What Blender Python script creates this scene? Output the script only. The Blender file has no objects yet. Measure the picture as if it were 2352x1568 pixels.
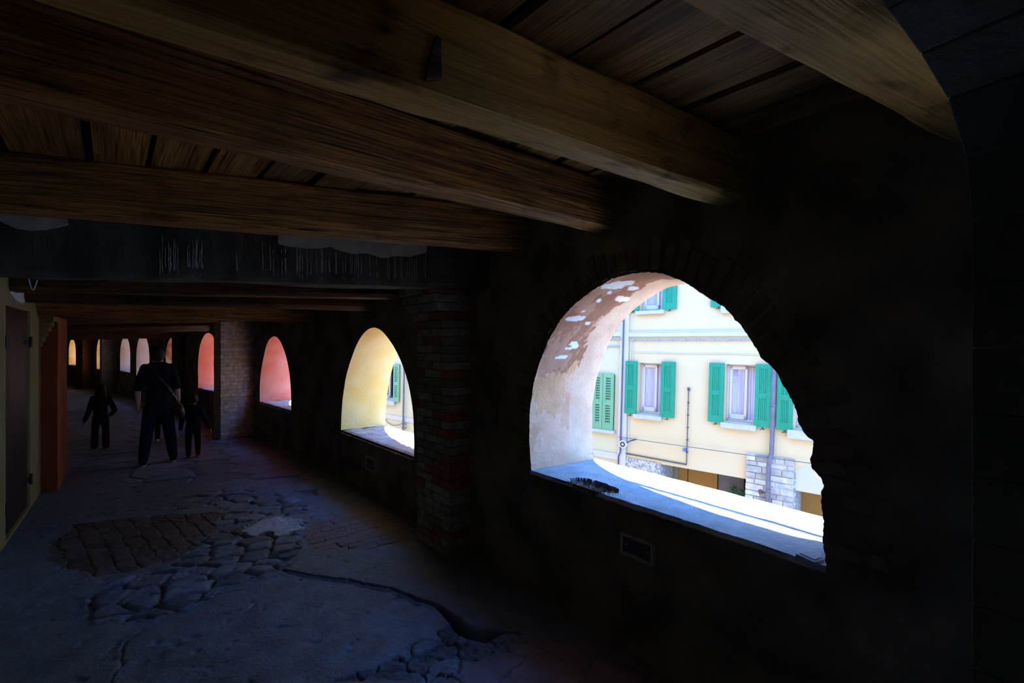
import bpy, math, random
import numpy as np
from mathutils import Vector, Matrix, noise as mnoise

SC = bpy.context.scene
COL = SC.collection
random.seed(7)
F, CX, CY, H = 1045.0, 1176.0, 784.0, 1.75      # focal length in pixels, image centre, eye height
V3 = Vector
UP = V3((0, 0, 1))

# ------------------------------------------------------------------ basic helpers
def ray(px, py):
    return V3(((px - CX) / F, 1.0, -(py - CY) / F))

def ground(px, py, z=0.0):
    Y = F * (H - z) / (py - CY)
    return V3(((px - CX) / F * Y, Y, z))

def hit_wall(px, py, a, b):
    """pixel -> (distance along a->b, height) on the vertical plane through a and b"""
    r = ray(px, py)
    d = (b - a); d.z = 0; L = d.length; d /= L
    n = V3((d.y, -d.x, 0))
    t = (a.dot(n)) / (r.dot(n))
    p = V3((0, 0, H)) + r * t
    return (p - a).dot(d), p.z

def nz(x, y, z=0.0, s=1.0, o=3):
    v = 0; a = 1.0; tot = 0
    for i in range(o):
        v += a * mnoise.noise(V3((x * s, y * s, z * s)))
        tot += a; a *= .5; s *= 2.1
    return v / tot

class MB:
    def __init__(self):
        self.v = []; self.f = []; self.m = []; self.c = {}; self.vc = None
    def add(self, vs, fs, mi=0, col=None):
        o = len(self.v)
        self.v.extend([tuple(p) for p in vs])
        for f in fs:
            if col is not None: self.c[len(self.f)] = col
            self.f.append(tuple(i + o for i in f)); self.m.append(mi)
    def hexa(self, p, mi=0, col=None):
        """8 points: bottom 0-3 ccw, top 4-7"""
        self.add(p, [(3, 2, 1, 0), (4, 5, 6, 7), (0, 1, 5, 4), (1, 2, 6, 5), (2, 3, 7, 6), (3, 0, 4, 7)], mi, col)
    def box(self, x0, x1, y0, y1, z0, z1, mi=0, col=None):
        self.hexa([(x0, y0, z0), (x1, y0, z0), (x1, y1, z0), (x0, y1, z0), (x0, y0, z1), (x1, y0, z1), (x1, y1, z1), (x0, y1, z1)], mi, col)
    def tube(self, pts, r, n=8, mi=0, caps=True):
        pts = [V3(p) for p in pts]
        if not isinstance(r, (list, tuple)): r = [r] * len(pts)
        rings = []
        for i, p in enumerate(pts):
            t = (pts[min(i + 1, len(pts) - 1)] - pts[max(i - 1, 0)]).normalized()
            a = t.cross(UP)
            if a.length < 1e-3: a = t.cross(V3((1, 0, 0)))
            a.normalize(); b = t.cross(a)
            rings.append([p + (a * math.cos(2 * math.pi * k / n) + b * math.sin(2 * math.pi * k / n)) * r[i] for k in range(n)])
        vs = [q for rr in rings for q in rr]
        fs = []
        for i in range(len(pts) - 1):
            for k in range(n):
                fs.append((i * n + k, i * n + (k + 1) % n, (i + 1) * n + (k + 1) % n, (i + 1) * n + k))
        if caps:
            fs.append(tuple(range(n))); fs.append(tuple(range((len(pts) - 1) * n, len(pts) * n))[::-1])
        self.add(vs, fs, mi)
    def sphere(self, c, r, nu=14, nv=9, sc=(1, 1, 1), mi=0):
        vs = []; fs = []
        c = V3(c)
        for j in range(nv + 1):
            th = math.pi * j / nv
            for i in range(nu):
                ph = 2 * math.pi * i / nu
                vs.append((c.x + r * sc[0] * math.sin(th) * math.cos(ph), c.y + r * sc[1] * math.sin(th) * math.sin(ph), c.z + r * sc[2] * math.cos(th)))
        for j in range(nv):
            for i in range(nu):
                fs.append((j * nu + i, (j + 1) * nu + i, (j + 1) * nu + (i + 1) % nu, j * nu + (i + 1) % nu))
        self.add(vs, fs, mi)
    def build(self, name, mats, parent=None, smooth=False, bevel=0.0, matrix=None, fix=True):
        me = bpy.data.meshes.new(name)
        me.from_pydata(self.v, [], self.f)
        if not isinstance(mats, (list, tuple)): mats = [mats]
        for m in mats: me.materials.append(m)
        if len(mats) > 1: me.polygons.foreach_set('material_index', self.m)
        if self.vc:
            at = me.color_attributes.new('col', 'FLOAT_COLOR', 'POINT')
            at.data.foreach_set('color', np.array([tuple(c) + (1.0,) for c in self.vc], dtype=np.float32).ravel())
        if self.c:
            at = me.color_attributes.new('col', 'FLOAT_COLOR', 'CORNER')
            arr = np.ones((len(me.loops), 4), dtype=np.float32)
            for p in me.polygons:
                c = self.c.get(p.index)
                if c is not None:
                    for li in p.loop_indices: arr[li, :3] = c
            at.data.foreach_set('color', arr.ravel())
        if fix:
            import bmesh
            bm = bmesh.new(); bm.from_mesh(me)
            bmesh.ops.recalc_face_normals(bm, faces=bm.faces)
            bm.to_mesh(me); bm.free()
        if smooth:
            me.polygons.foreach_set('use_smooth', [True] * len(me.polygons))
        me.update()
        o = bpy.data.objects.new(name, me); COL.objects.link(o)
        if matrix is not None: o.matrix_world = matrix
        if parent is not None: attach(o, parent)
        if bevel:
            b = o.modifiers.new('bevel', 'BEVEL'); b.width = bevel; b.segments = 2; b.limit_method = 'ANGLE'
        return o

def world_of(o):
    m = o.matrix_basis.copy()
    if o.parent: m = world_of(o.parent) @ o.matrix_parent_inverse @ m
    return m

def attach(o, parent):
    o.parent = parent
    o.matrix_parent_inverse = world_of(parent).inverted()

def empty(name, loc, label=None, cat=None, group=None, kind=None):
    o = bpy.data.objects.new(name, None); COL.objects.link(o)
    o.location = loc; o.empty_display_size = .1
    return tag(o, label, cat, group, kind)

def tag(o, label=None, cat=None, group=None, kind=None):
    if label: o['label'] = label
    if cat: o['category'] = cat
    if group: o['group'] = group
    if kind: o['kind'] = kind
    return o

# ------------------------------------------------------------------ materials
def srgb(r, g, b):
    f = lambda c: c / 12.92 if c <= .04045 else ((c + .055) / 1.055) ** 2.4
    return (f(r / 255), f(g / 255), f(b / 255))

def mat(name, a, b=None, scale=4.0, rough=.8, bump=.0, bscale=40.0, spec=.3, stretch=(1, 1, 1), attr=False, detail=6.0, lo=.35, hi=.65, rough2=None, third=None, metal=0.0, bdist=.01, coord='Object'):
    m = bpy.data.materials.new(name); m.use_nodes = True
    nt = m.node_tree; N = nt.nodes; L = nt.links
    bs = N['Principled BSDF']
    bs.inputs['Roughness'].default_value = rough
    bs.inputs['Specular IOR Level'].default_value = spec
    bs.inputs['Metallic'].default_value = metal
    tc = N.new('ShaderNodeTexCoord'); mp = N.new('ShaderNodeMapping')
    mp.inputs['Scale'].default_value = stretch
    L.new(tc.outputs[coord], mp.inputs['Vector'])
    if b is None: b = a
    n1 = N.new('ShaderNodeTexNoise'); n1.inputs['Scale'].default_value = scale; n1.inputs['Detail'].default_value = detail
    L.new(mp.outputs[0], n1.inputs['Vector'])
    cr = N.new('ShaderNodeValToRGB')
    cr.color_ramp.elements[0].position = lo; cr.color_ramp.elements[1].position = hi
    cr.color_ramp.elements[0].color = (*a, 1); cr.color_ramp.elements[1].color = (*b, 1)
    if third:
        e = cr.color_ramp.elements.new(third[0]); e.color = (*third[1], 1)
    L.new(n1.outputs['Fac'], cr.inputs['Fac'])
    out = cr.outputs['Color']
    if attr:
        at = N.new('ShaderNodeAttribute'); at.attribute_name = 'col'
        mx = N.new('ShaderNodeMix'); mx.data_type = 'RGBA'; mx.blend_type = 'MULTIPLY'; mx.inputs['Factor'].default_value = 1.0
        L.new(at.outputs['Color'], mx.inputs['A']); L.new(out, mx.inputs['B'])
        out = mx.outputs['Result']
    L.new(out, bs.inputs['Base Color'])
    if rough2 is not None:
        mr = N.new('ShaderNodeMapRange'); mr.inputs['To Min'].default_value = rough; mr.inputs['To Max'].default_value = rough2
        mr.inputs['From Min'].default_value = .3; mr.inputs['From Max'].default_value = .7
        L.new(n1.outputs['Fac'], mr.inputs['Value']); L.new(mr.outputs[0], bs.inputs['Roughness'])
    if bump:
        n2 = N.new('ShaderNodeTexNoise'); n2.inputs['Scale'].default_value = bscale; n2.inputs['Detail'].default_value = 8
        n2.inputs['Roughness'].default_value = .6
        L.new(mp.outputs[0], n2.inputs['Vector'])
        bp = N.new('ShaderNodeBump'); bp.inputs['Strength'].default_value = bump; bp.inputs['Distance'].default_value = bdist
        L.new(n2.outputs['Fac'], bp.inputs['Height']); L.new(bp.outputs[0], bs.inputs['Normal'])
    return m

def wood_mat(name, a, b, grain=1.0, bump=.8, rough=.6, attr=False, stain=.5):
    m = bpy.data.materials.new(name); m.use_nodes = True
    nt = m.node_tree; N = nt.nodes; L = nt.links
    bs = N['Principled BSDF']; bs.inputs['Roughness'].default_value = rough; bs.inputs['Specular IOR Level'].default_value = .35
    tc = N.new('ShaderNodeTexCoord')
    def nt_(sc, detail=6.0, dist=0.0):
        mp = N.new('ShaderNodeMapping'); mp.inputs['Scale'].default_value = sc; L.new(tc.outputs['Object'], mp.inputs['Vector'])
        n = N.new('ShaderNodeTexNoise'); n.inputs['Scale'].default_value = 1.0; n.inputs['Detail'].default_value = detail; n.inputs['Distortion'].default_value = dist
        L.new(mp.outputs[0], n.inputs['Vector']); return n.outputs['Fac']
    def ramp(f, lo, hi, c0, c1):
        r = N.new('ShaderNodeValToRGB'); e = r.color_ramp.elements; e[0].position = lo; e[1].position = hi; e[0].color = (*c0, 1); e[1].color = (*c1, 1)
        L.new(f, r.inputs['Fac']); return r.outputs['Color']
    def mul(x, y, fac=1.0):
        k = N.new('ShaderNodeMix'); k.data_type = 'RGBA'; k.blend_type = 'MULTIPLY'; k.inputs['Factor'].default_value = fac
        L.new(x, k.inputs['A']); L.new(y, k.inputs['B']); return k.outputs['Result']
    broad = nt_((.9, 9, 9), 6, .6); fine = nt_((3.0, 120, 120), 4, .3); spots = nt_((5, 9, 9), 3, .4); cracks = nt_((1.1, 55, 55), 3, .5)
    c = ramp(broad, .30, .70, a, b)
    c = mul(c, ramp(fine, .34, .58, (.25, .22, .2), (1, 1, 1)), grain)
    c = mul(c, ramp(cracks, .30, .40, (.05, .04, .03), (1, 1, 1)), grain)
    c = mul(c, ramp(spots, .30, .44, (.16, .13, .12), (1, 1, 1)), stain)
    if attr:
        at = N.new('ShaderNodeAttribute'); at.attribute_name = 'col'; c = mul(c, at.outputs['Color'])
    L.new(c, bs.inputs['Base Color'])
    ad = N.new('ShaderNodeMath'); ad.operation = 'ADD'; L.new(fine, ad.inputs[0]); L.new(cracks, ad.inputs[1])
    bp = N.new('ShaderNodeBump'); bp.inputs['Strength'].default_value = bump; bp.inputs['Distance'].default_value = .006
    L.new(ad.outputs[0], bp.inputs['Height']); L.new(bp.outputs[0], bs.inputs['Normal'])
    return m

def glass_mat(name):
    m = bpy.data.materials.new(name); m.use_nodes = True
    nt = m.node_tree; N = nt.nodes; L = nt.links
    N.remove(N['Principled BSDF'])
    o = N['Material Output']
    t = N.new('ShaderNodeBsdfTransparent'); t.inputs[0].default_value = (.93, .95, .97, 1)
    g = N.new('ShaderNodeBsdfGlossy'); g.inputs['Roughness'].default_value = .02
    mx = N.new('ShaderNodeMixShader'); mx.inputs[0].default_value = .06
    L.new(t.outputs[0], mx.inputs[1]); L.new(g.outputs[0], mx.inputs[2])
    L.new(mx.outputs[0], o.inputs['Surface'])
    return m

M = {}
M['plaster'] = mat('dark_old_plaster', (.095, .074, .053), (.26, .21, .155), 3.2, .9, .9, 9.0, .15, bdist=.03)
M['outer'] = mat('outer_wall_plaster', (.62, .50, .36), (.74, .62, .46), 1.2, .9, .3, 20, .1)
M['mainreveal'] = mat('peach_limewash', (.86, .80, .76), (1.0, 1.0, 1.0), 5.0, .9, .6, 45, .1, lo=.38, hi=.62, attr=True)
M['mainreveal2'] = mat('peach_limewash_plain', (.60, .36, .23), (.82, .70, .62), 2.2, .9, .5, 45, .1)
M['yellow'] = mat('yellow_limewash', (.98, .62, .18), (.98, .72, .32), 2.5, .9, .3, 35, .1)
M['salmon'] = mat('salmon_limewash', (.92, .24, .15), (.92, .36, .25), 3.0, .9, .3, 35, .1)
M['rust'] = mat('rusty_limewash', (.50, .15, .07), (.62, .40, .28), 4.0, .9, .3, 35, .1, lo=.42, hi=.58)
M['pink'] = mat('dusty_pink_limewash', (.60, .38, .28), (.62, .48, .46), 3.0, .9, .3, 35, .1)
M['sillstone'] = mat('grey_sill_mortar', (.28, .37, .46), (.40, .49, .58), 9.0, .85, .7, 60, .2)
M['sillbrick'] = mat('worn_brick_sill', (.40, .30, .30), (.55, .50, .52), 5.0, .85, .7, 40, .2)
M['chip'] = mat('chipped_masonry', (.06, .05, .045), (.22, .19, .18), 18.0, .95, 1.0, 50, .1)
M['whitepatch'] = mat('white_lime_patch', (.86, .86, .86), (.92, .91, .90), 6.0, .9, .2, 40, .1)
M['brick'] = mat('old_brick', (.55, .55, .55), (1.0, 1.0, 1.0), 14.0, .9, .8, 45, .15, attr=True)
M['mortar'] = mat('old_mortar', (.10, .09, .08), (.18, .165, .15), 20.0, .95, .6, 60, .1)
M['wood'] = wood_mat('old_oak', (.20, .085, .022), (.62, .30, .085), 1.0, 1.0)
M['woodpale'] = wood_mat('weathered_pale_timber', (.34, .18, .045), (.62, .36, .10), .45, .6, .6, False, .9)
M['wooddark'] = wood_mat('blackened_oak', (.07, .034, .014), (.24, .12, .05), .9, 1.0)
M['planks'] = wood_mat('ceiling_boards', (.22, .095, .025), (.66, .34, .10), .9, .9, .6, True)
M['void'] = mat('dark_void', (.012, .010, .009), (.02, .018, .016), 5.0, 1.0)
M['tarplaster'] = mat('blackened_plaster', (.040, .035, .028), (.10, .088, .072), 7.0, .75, .9, 9.0, .25, stretch=(1, 1, .35), bdist=.02)
M['greyplaster'] = mat('grey_plaster_remnant', (.34, .31, .26), (.46, .42, .35), 12.0, .9, .5, 50, .1)
M['ochre'] = mat('ochre_painted_wall', (.36, .30, .13), (.42, .36, .18), 2.5, .9, .3, 30, .15)
M['redpaint'] = mat('brick_red_paint', (.38, .10, .045), (.46, .14, .07), 3.0, .85, .3, 25, .2)
M['doorwood'] = mat('dark_door_wood', (.026, .013, .009), (.055, .026, .018), 6.0, .45, .5, 20, .4, stretch=(5, 5, .3))
M['iron'] = mat('black_iron', (.02, .02, .02), (.03, .03, .03), 10, .5, .2, 40, .5)
M['floor'] = mat('worn_paving', (.92, 1.12, 1.52), (1.6, 1.88, 2.45), 7.0, .32, 1.0, 60.0, .5, attr=True, rough2=.62, bdist=.008)
M['street'] = mat('street_paving', (.58, .52, .44), (.66, .60, .52), 3.0, .9, .3, 20, .1)
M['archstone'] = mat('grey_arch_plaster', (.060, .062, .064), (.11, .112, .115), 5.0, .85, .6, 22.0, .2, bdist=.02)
M['facade'] = mat('cream_render', (.505, .39, .22), (.52, .405, .235), 1.2, .9, .1, 30, .1)
M['facade2'] = mat('pale_green_render', (.45, .40, .25), (.465, .415, .265), 1.2, .9, .1, 30, .1)
M['white'] = mat('white_trim', (.42, .385, .39), (.45, .41, .415), 2.0, .8, .1, 30, .2)
M['sillgrey'] = mat('pale_stone_sill', (.36, .33, .34), (.41, .38, .385), 12.0, .85, .2, 40, .2)
M['green'] = mat('emerald_shutter_paint', (.0, .185, .095), (.004, .205, .107), 3.0, .55, .1, 30, .35)
M['palegreen'] = mat('pale_green_shutter_paint', (.12, .27, .135), (.14, .29, .15), 3.0, .6, .1, 30, .3)
M['curtain'] = mat('lace_curtain', (.50, .45, .55), (.60, .55, .63), 3.0, .9, .1, 30, .1, stretch=(8, 8, .5))
M['pvc'] = mat('white_window_frame', (.50, .46, .46), (.53, .49, .49), 3.0, .5, 0, 30, .4)
M['glass'] = glass_mat('window_glass')
M['room'] = mat('dark_room', (.10, .10, .12), (.14, .13, .15), 3.0, .9)
M['pipe'] = mat('grey_brown_pipe', (0.099, 0.081, 0.093), (0.136, 0.112, 0.130), 8.0, .5, .1, 40, .4)
M['gaspipe'] = mat('dark_gas_pipe', (0.056, 0.046, 0.043), (0.074, 0.062, 0.056), 8.0, .5, .1, 40, .4)
M['bluepipe'] = mat('grey_blue_conduit', (0.223, 0.236, 0.285), (0.285, 0.298, 0.347), 8.0, .6, .1, 40, .4)
M['cable'] = mat('black_cable', (.03, .03, .03), (.04, .04, .04), 8.0, .6)
M['greycable'] = mat('grey_cable', (.42, .40, .36), (.5, .48, .44), 8.0, .6)
M['stone'] = mat('pale_rubble_stone', (0.322, 0.310, 0.298), (0.459, 0.434, 0.397), 9.0, .9, .8, 30, .1, attr=True)
M['stonepit'] = mat('pitted_stone', (0.211, 0.205, 0.186), (0.446, 0.428, 0.372), 22.0, .9, .9, 30, .1, lo=.40, hi=.6)
M['olive'] = mat('olive_grey_render', (0.186, 0.174, 0.118), (0.205, 0.192, 0.130), 3.0, .9)
M['browndoor'] = mat('brown_garage_door', (0.248, 0.124, 0.028), (0.273, 0.140, 0.034), 2.0, .7, .1, 30, .2)
M['greydoor'] = mat('grey_garage_door', (0.124, 0.118, 0.143), (0.149, 0.143, 0.167), 40.0, .8, .1, 30, .2)
M['leaf'] = mat('oleander_leaf', (.03, .08, .035), (.07, .14, .05), 6.0, .5, 0, 30, .4)
M['blue'] = mat('blue_plastic', (.03, .14, .55), (.04, .17, .6), 4.0, .5)
M['skin'] = mat('skin', (.55, .33, .24), (.60, .37, .27), 10.0, .55, .1, 80, .4)
M['blackcloth'] = mat('black_cloth', (.010, .010, .013), (.018, .018, .022), 20.0, .9, .2, 90, .1)
M['navycloth'] = mat('navy_cloth', (.008, .011, .024), (.014, .018, .036), 20.0, .9, .2, 90, .1)
M['maroon'] = mat('maroon_cloth', (.035, .008, .012), (.05, .012, .017), 20.0, .9, .2, 90, .1)
M['hair'] = mat('dark_hair', (.010, .007, .005), (.02, .014, .010), 30.0, .55, .4, 60, .3)
M['sole'] = mat('white_rubber', (.72, .72, .76), (.78, .78, .82), 10.0, .6)
M['leather'] = mat('dark_leather', (.018, .016, .016), (.03, .027, .027), 20.0, .4, .3, 60, .5)
M['steel'] = mat('steel', (.6, .6, .6), (.7, .7, .7), 5.0, .3, 0, 30, .5, metal=1.0)
M['panel'] = mat('grey_metal_panel', (.06, .06, .066), (.085, .085, .09), 8.0, .55, .15, 40, .4)
M['red'] = mat('red_plastic', (.5, .02, .02), (.55, .03, .03), 4, .5)
M['bark'] = mat('oleander_stem', (.12, .09, .06), (.18, .14, .1), 10, .8)
M['eye'] = mat('eye_white', (.7, .7, .7), (.75, .75, .75), 4, .3)
M['lip'] = mat('lips', (.42, .16, .13), (.45, .18, .14), 10, .5)

# ------------------------------------------------------------------ camera, world, sun
cam = bpy.data.cameras.new('camera'); co = bpy.data.objects.new('camera', cam); COL.objects.link(co)
co.location = (0, 0, H); co.rotation_euler = (math.radians(90), 0, 0)
cam.sensor_width = 36; cam.lens = F / 2352 * 36; cam.clip_start = .02; cam.clip_end = 300
SC.camera = co
w = bpy.data.worlds.new('sky'); SC.world = w; w.use_nodes = True
bg = w.node_tree.nodes['Background']
bg.inputs[1].default_value = 5.4
_n = w.node_tree.nodes; _l = w.node_tree.links
_tc = _n.new('ShaderNodeTexCoord'); _sx = _n.new('ShaderNodeSeparateXYZ'); _cr = _n.new('ShaderNodeValToRGB')      # a clear sky, brighter towards the horizon
_l.new(_tc.outputs['Generated'], _sx.inputs[0]); _l.new(_sx.outputs['Z'], _cr.inputs['Fac']); _l.new(_cr.outputs['Color'], bg.inputs[0])
_e = _cr.color_ramp.elements
_e[0].position = 0.0; _e[0].color = (.36, .84, 2.0, 1); _e[1].position = 1.0; _e[1].color = (.10, .30, .85, 1)
_m = _cr.color_ramp.elements.new(.45); _m.color = (.22, .60, 1.55, 1)
sun = bpy.data.lights.new('sun', 'SUN'); sun.energy = 16.0; sun.color = (1.0, .90, .74); sun.angle = math.radians(.53)
so = bpy.data.objects.new('sun', sun); COL.objects.link(so)
NOUT = V3((.77, .638, 0)); WDIR = V3((-.638, .77, 0))
sdir = -NOUT * .28 - WDIR * .42 - UP
so.rotation_euler = sdir.to_track_quat('-Z', 'Y').to_euler()
so.location = (10, 10, 20)
SC.view_settings.view_transform = 'Standard'; SC.view_settings.look = 'None'
SC.view_settings.exposure = 0.4; SC.view_settings.gamma = 1.0; SC.view_settings.use_curve_mapping = False
SC.cycles.use_denoising = True
SC.cycles.max_bounces = 14; SC.cycles.diffuse_bounces = 7
SC.cycles.sample_clamp_indirect = 6.0

# ------------------------------------------------------------------ right wall (arcade)
WV = [V3(p + (0,)) for p in [(5.446, -3.22), (1.62, 1.40), (-.35, 3.78), (-3.05, 6.75), (-4.78, 8.45), (-7.9, 11.0), (-9.68, 12.4), (-11.58, 13.9), (-13.38, 15.4), (-15.63, 17.0), (-18.6, 18.8), (-27, 23)]]
TH = .56
def seg_dir(i):
    d = WV[i + 1] - WV[i]; return d.normalized()
def seg_out(i):
    d = seg_dir(i); return V3((d.y, -d.x, 0))
WO = []
for j in range(len(WV)):
    if j == 0: n = seg_out(0); WO.append(WV[j] + n * TH)
    elif j == len(WV) - 1: n = seg_out(j - 1); WO.append(WV[j] + n * TH)
    else:
        n = (seg_out(j - 1) + seg_out(j)).normalized(); k = TH / max(.5, n.dot(seg_out(j))); WO.append(WV[j] + n * k)
TOPZ = 2.80
OUTTOP = 4.2

def smooth_closed(pts, n, jitter=0.0, seed=0):
    """resample an open polyline to n points by arc length (linear), with a little jitter"""
    d = [0]
    for i in range(1, len(pts)):
        d.append(d[-1] + math.dist(pts[i], pts[i - 1]))
    out = []
    for k in range(n):
        t = d[-1] * k / (n - 1); i = 1
        while i < len(d) - 1 and d[i] < t: i += 1
        f = (t - d[i - 1]) / max(1e-9, d[i] - d[i - 1])
        x = pts[i - 1][0] + (pts[i][0] - pts[i - 1][0]) * f; y = pts[i - 1][1] + (pts[i][1] - pts[i - 1][1]) * f
        if jitter:
            x += jitter * nz(k * .37, seed, 0, 1, 3); y += jitter * nz(k * .37, seed + 9, 0, 1, 3)
        out.append((x, y))
    return out

# arch openings: bay index -> outline in photo pixels from bottom-left over the apex to bottom-right
def ell(xl, xr, ytop, ybl, ybr, spring=.5):
    """pixel outline of a round-headed opening"""
    pts = []
    for k in range(0, 5):
        y0 = ytop + (ybl - ytop) * spring
        pts.append((xl, ybl + (y0 - ybl) * k / 5))
    cx = (xl + xr) / 2; rx = (xr - xl) / 2
    for k in range(0, 17):
        a = math.pi - math.pi * k / 16
        yb = ybl + (ybr - ybl) * k / 16
        y0 = ytop + (yb - ytop) * spring
        pts.append((cx + rx * math.cos(a), y0 - (y0 - ytop) * math.sin(a)))
    for k in range(4, -1, -1):
        y0 = ytop + (ybr - ytop) * spring
        pts.append((xr, ybr + (y0 - ybr) * k / 5))
    return pts

MAIN = [(1220, 1080), (1216, 1010), (1217, 940), (1226, 880), (1240, 830), (1262, 775), (1290, 730), (1318, 700), (1345, 678), (1375, 658), (1405, 640), (1440, 630), (1480, 625), (1520, 627), (1556, 640), (1592, 660), (1630, 685), (1664, 706), (1685, 730), (1700, 746), (1727, 785), (1750, 822), (1780, 850), (1795, 880), (1812, 905), (1830, 945), (1836, 975), (1852, 1000), (1870, 1012), (1866, 1040), (1861, 1052), (1864, 1075), (1886, 1098), (1892, 1116), (1885, 1135), (1887, 1165), (1893, 1200), (1889, 1240), (1895, 1270), (1897, 1298)]
A2 = [(783, 988), (785, 940), (788, 905), (794, 868), (803, 835), (813, 805), (825, 780), (838, 762), (852, 752), (866, 752), (880, 762), (893, 778), (905, 797), (917, 820), (928, 848), (937, 878), (944, 910), (949, 950), (951, 1000), (951, 1047)]
A3 = [(597, 922), (596, 885), (600, 850), (606, 815), (613, 788), (622, 775), (632, 771), (641, 778), (650, 796), (658, 820), (664, 850), (668, 885), (669, 943)]
OPEN = {
    0: (None, 'mainreveal2', 'sillstone', 60, .004),
    1: (MAIN, 'mainreveal', 'sillstone', 380, .009),
    2: (A2, 'yellow', 'sillbrick', 90, .004),
    3: (A3, 'salmon', 'sillbrick', 60, .004),
    4: (ell(455, 502, 764, 890, 901, .55), 'salmon', 'sillbrick', 44, .004),
    5: (ell(381, 416, 772, 862, 872, .5), 'rust', 'sillbrick', 36, 0),
    6: (ell(313, 343, 768, 862, 867, .55), 'pink', 'sillbrick', 36, 0),
    7: (ell(276, 299, 772, 850, 856, .55), 'pink', 'sillbrick', 36, 0),
    8: (ell(222, 240, 776, 846, 850, .5), 'yellow', 'sillbrick', 30, 0),
    9: (ell(158, 174, 778, 836, 840, .5), 'yellow', 'sillbrick', 30, 0),
}
wall = MB()
windows = []
def lerp(a, b, t): return a + (b - a) * t
ARCH = {}
for i in range(len(WV) - 1):
    a, b, oa, ob = WV[i], WV[i + 1], WO[i], WO[i + 1]
    L = (b - a).length; d = seg_dir(i); no = seg_out(i)
    def IN(s, z, off=0.0): return V3((a.x + d.x * s - no.x * off, a.y + d.y * s - no.y * off, z))
    def OUTP(s, z):
        p = lerp(oa, ob, s / L); return V3((p.x, p.y, z))
    if i not in OPEN:
        nx, nyy = max(2, int(L / .25)), 12
        for face in (0, 1):
            zt = TOPZ if face == 0 else OUTTOP
            zb = -.15 if face == 0 else -3.6
            vs = []; fs = []
            for r in range(nyy + 1):
                for c in range(nx + 1):
                    s, z = L * c / nx, zb + (zt - zb) * r / nyy
                    if face == 0: vs.append(IN(s, z, .015 * nz(s + a.x * 3, z, a.y, 2.5)))
                    else: vs.append(OUTP(s, z))
            for r in range(nyy):
                for c in range(nx):
                    q = (r * (nx + 1) + c, r * (nx + 1) + c + 1, (r + 1) * (nx + 1) + c + 1, (r + 1) * (nx + 1) + c)
                    fs.append(q)
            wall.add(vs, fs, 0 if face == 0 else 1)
        continue
    px, rm, sm, n, jit = OPEN[i]
    raw = [hit_wall(x, y, a, b) for x, y in px] if px else [(L - .62 - .86 + .86 * math.cos(g), .85 + (.55 if 0 < k < 16 else 0) + .75 * math.sin(g)) for k, g in enumerate([math.pi * q / 16 for q in range(17)])]
    if i in (2, 3):
        for _ in range(2):
            r2 = [raw[0]]
            for q in range(len(raw) - 1):
                (x0_, y0_), (x1_, y1_) = raw[q], raw[q + 1]
                r2 += [(x0_ * .75 + x1_ * .25, y0_ * .75 + y1_ * .25), (x0_ * .25 + x1_ * .75, y0_ * .25 + y1_ * .75)]
            raw = r2 + [raw[-1]]
    sz = (raw[0][1] + raw[-1][1]) / 2
    raw = [(s, max(z, sz)) for s, z in raw]; raw[0] = (raw[0][0], sz); raw[-1] = (raw[-1][0], sz)
    arc = smooth_closed(raw, n, jit, i * 3.3)
    arc[0] = (arc[0][0], sz); arc[-1] = (arc[-1][0], sz)
    arc_s = smooth_closed(raw, n)
    for _ in range(3): arc_s = [arc_s[0]] + [((arc_s[q - 1][0] + 2 * arc_s[q][0] + arc_s[q + 1][0]) / 4, (arc_s[q - 1][1] + 2 * arc_s[q][1] + arc_s[q + 1][1]) / 4) for q in range(1, len(arc_s) - 1)] + [arc_s[-1]]
    smin, smax = arc[-1][0], arc[0][0]
    zap = max(z for s, z in arc)
    cs, cz = (smin + smax) / 2, sz + (zap - sz) * .4
    nb = max(8, n // 4) if n < 200 else 60
    bottom = [(lerp(smin, smax, k / nb), sz) for k in range(1, nb)]
    loop = arc + bottom
    ARCH[i] = dict(a=a, b=b, d=d, no=no, L=L, arc=arc, sz=sz, smin=smin, smax=smax, zap=zap)
    # splayed outer outline
    W = smax - smin
    spl = min(.10, W * .12)
    def outer(s, z):
        t = (s - smin) / W
        return (smin + spl + t * (W - 2 * spl), z - .01 * (z > sz + .05))
    # inner & outer plaster faces, radiating from the opening to the bay's border
    def border(s, z, x0, x1, z0, z1):
        dx, dz = s - cs, z - cz; t = 1e9
        if dx > 1e-6: t = min(t, (x1 - cs) / dx)
        if dx < -1e-6: t = min(t, (x0 - cs) / dx)
        if dz > 1e-6: t = min(t, (z1 - cz) / dz)
        if dz < -1e-6: t = min(t, (z0 - cz) / dz)
        return (cs + dx * t, cz + dz * t)
    for face in (0, 1):
        x0, x1, z0, z1 = (0, L, -.15, TOPZ) if face == 0 else (0, L, -3.6, OUTTOP)
        pts = [p if face == 0 else outer(*p) for p in loop]
        # insert the corners so that the border is a true rectangle
        ring0 = []; ring1 = []
        for k, p in enumerate(pts):
            q = border(p[0], p[1], x0, x1, z0, z1)
            if ring1:
                q0 = ring1[-1]
                for cxx, czz in ((x0, z0), (x0, z1), (x1, z0), (x1, z1)):
                    onx = abs(q0[0] - cxx) < 1e-6 and abs(q[1] - czz) < 1e-6
                    ony = abs(q0[1] - czz) < 1e-6 and abs(q[0] - cxx) < 1e-6
                    if (onx or ony) and math.dist(q, q0) > 1e-6 and abs(q0[0] - q[0]) > 1e-6 and abs(q0[1] - q[1]) > 1e-6:
                        pm = pts[k - 1]; ring0.append(((pm[0] + p[0]) / 2, (pm[1] + p[1]) / 2)); ring1.append((cxx, czz))
            ring0.append(p); ring1.append(q)
        nr = 16 if face == 0 else 3
        NN = len(ring0); vs = []; fs = []
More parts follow.
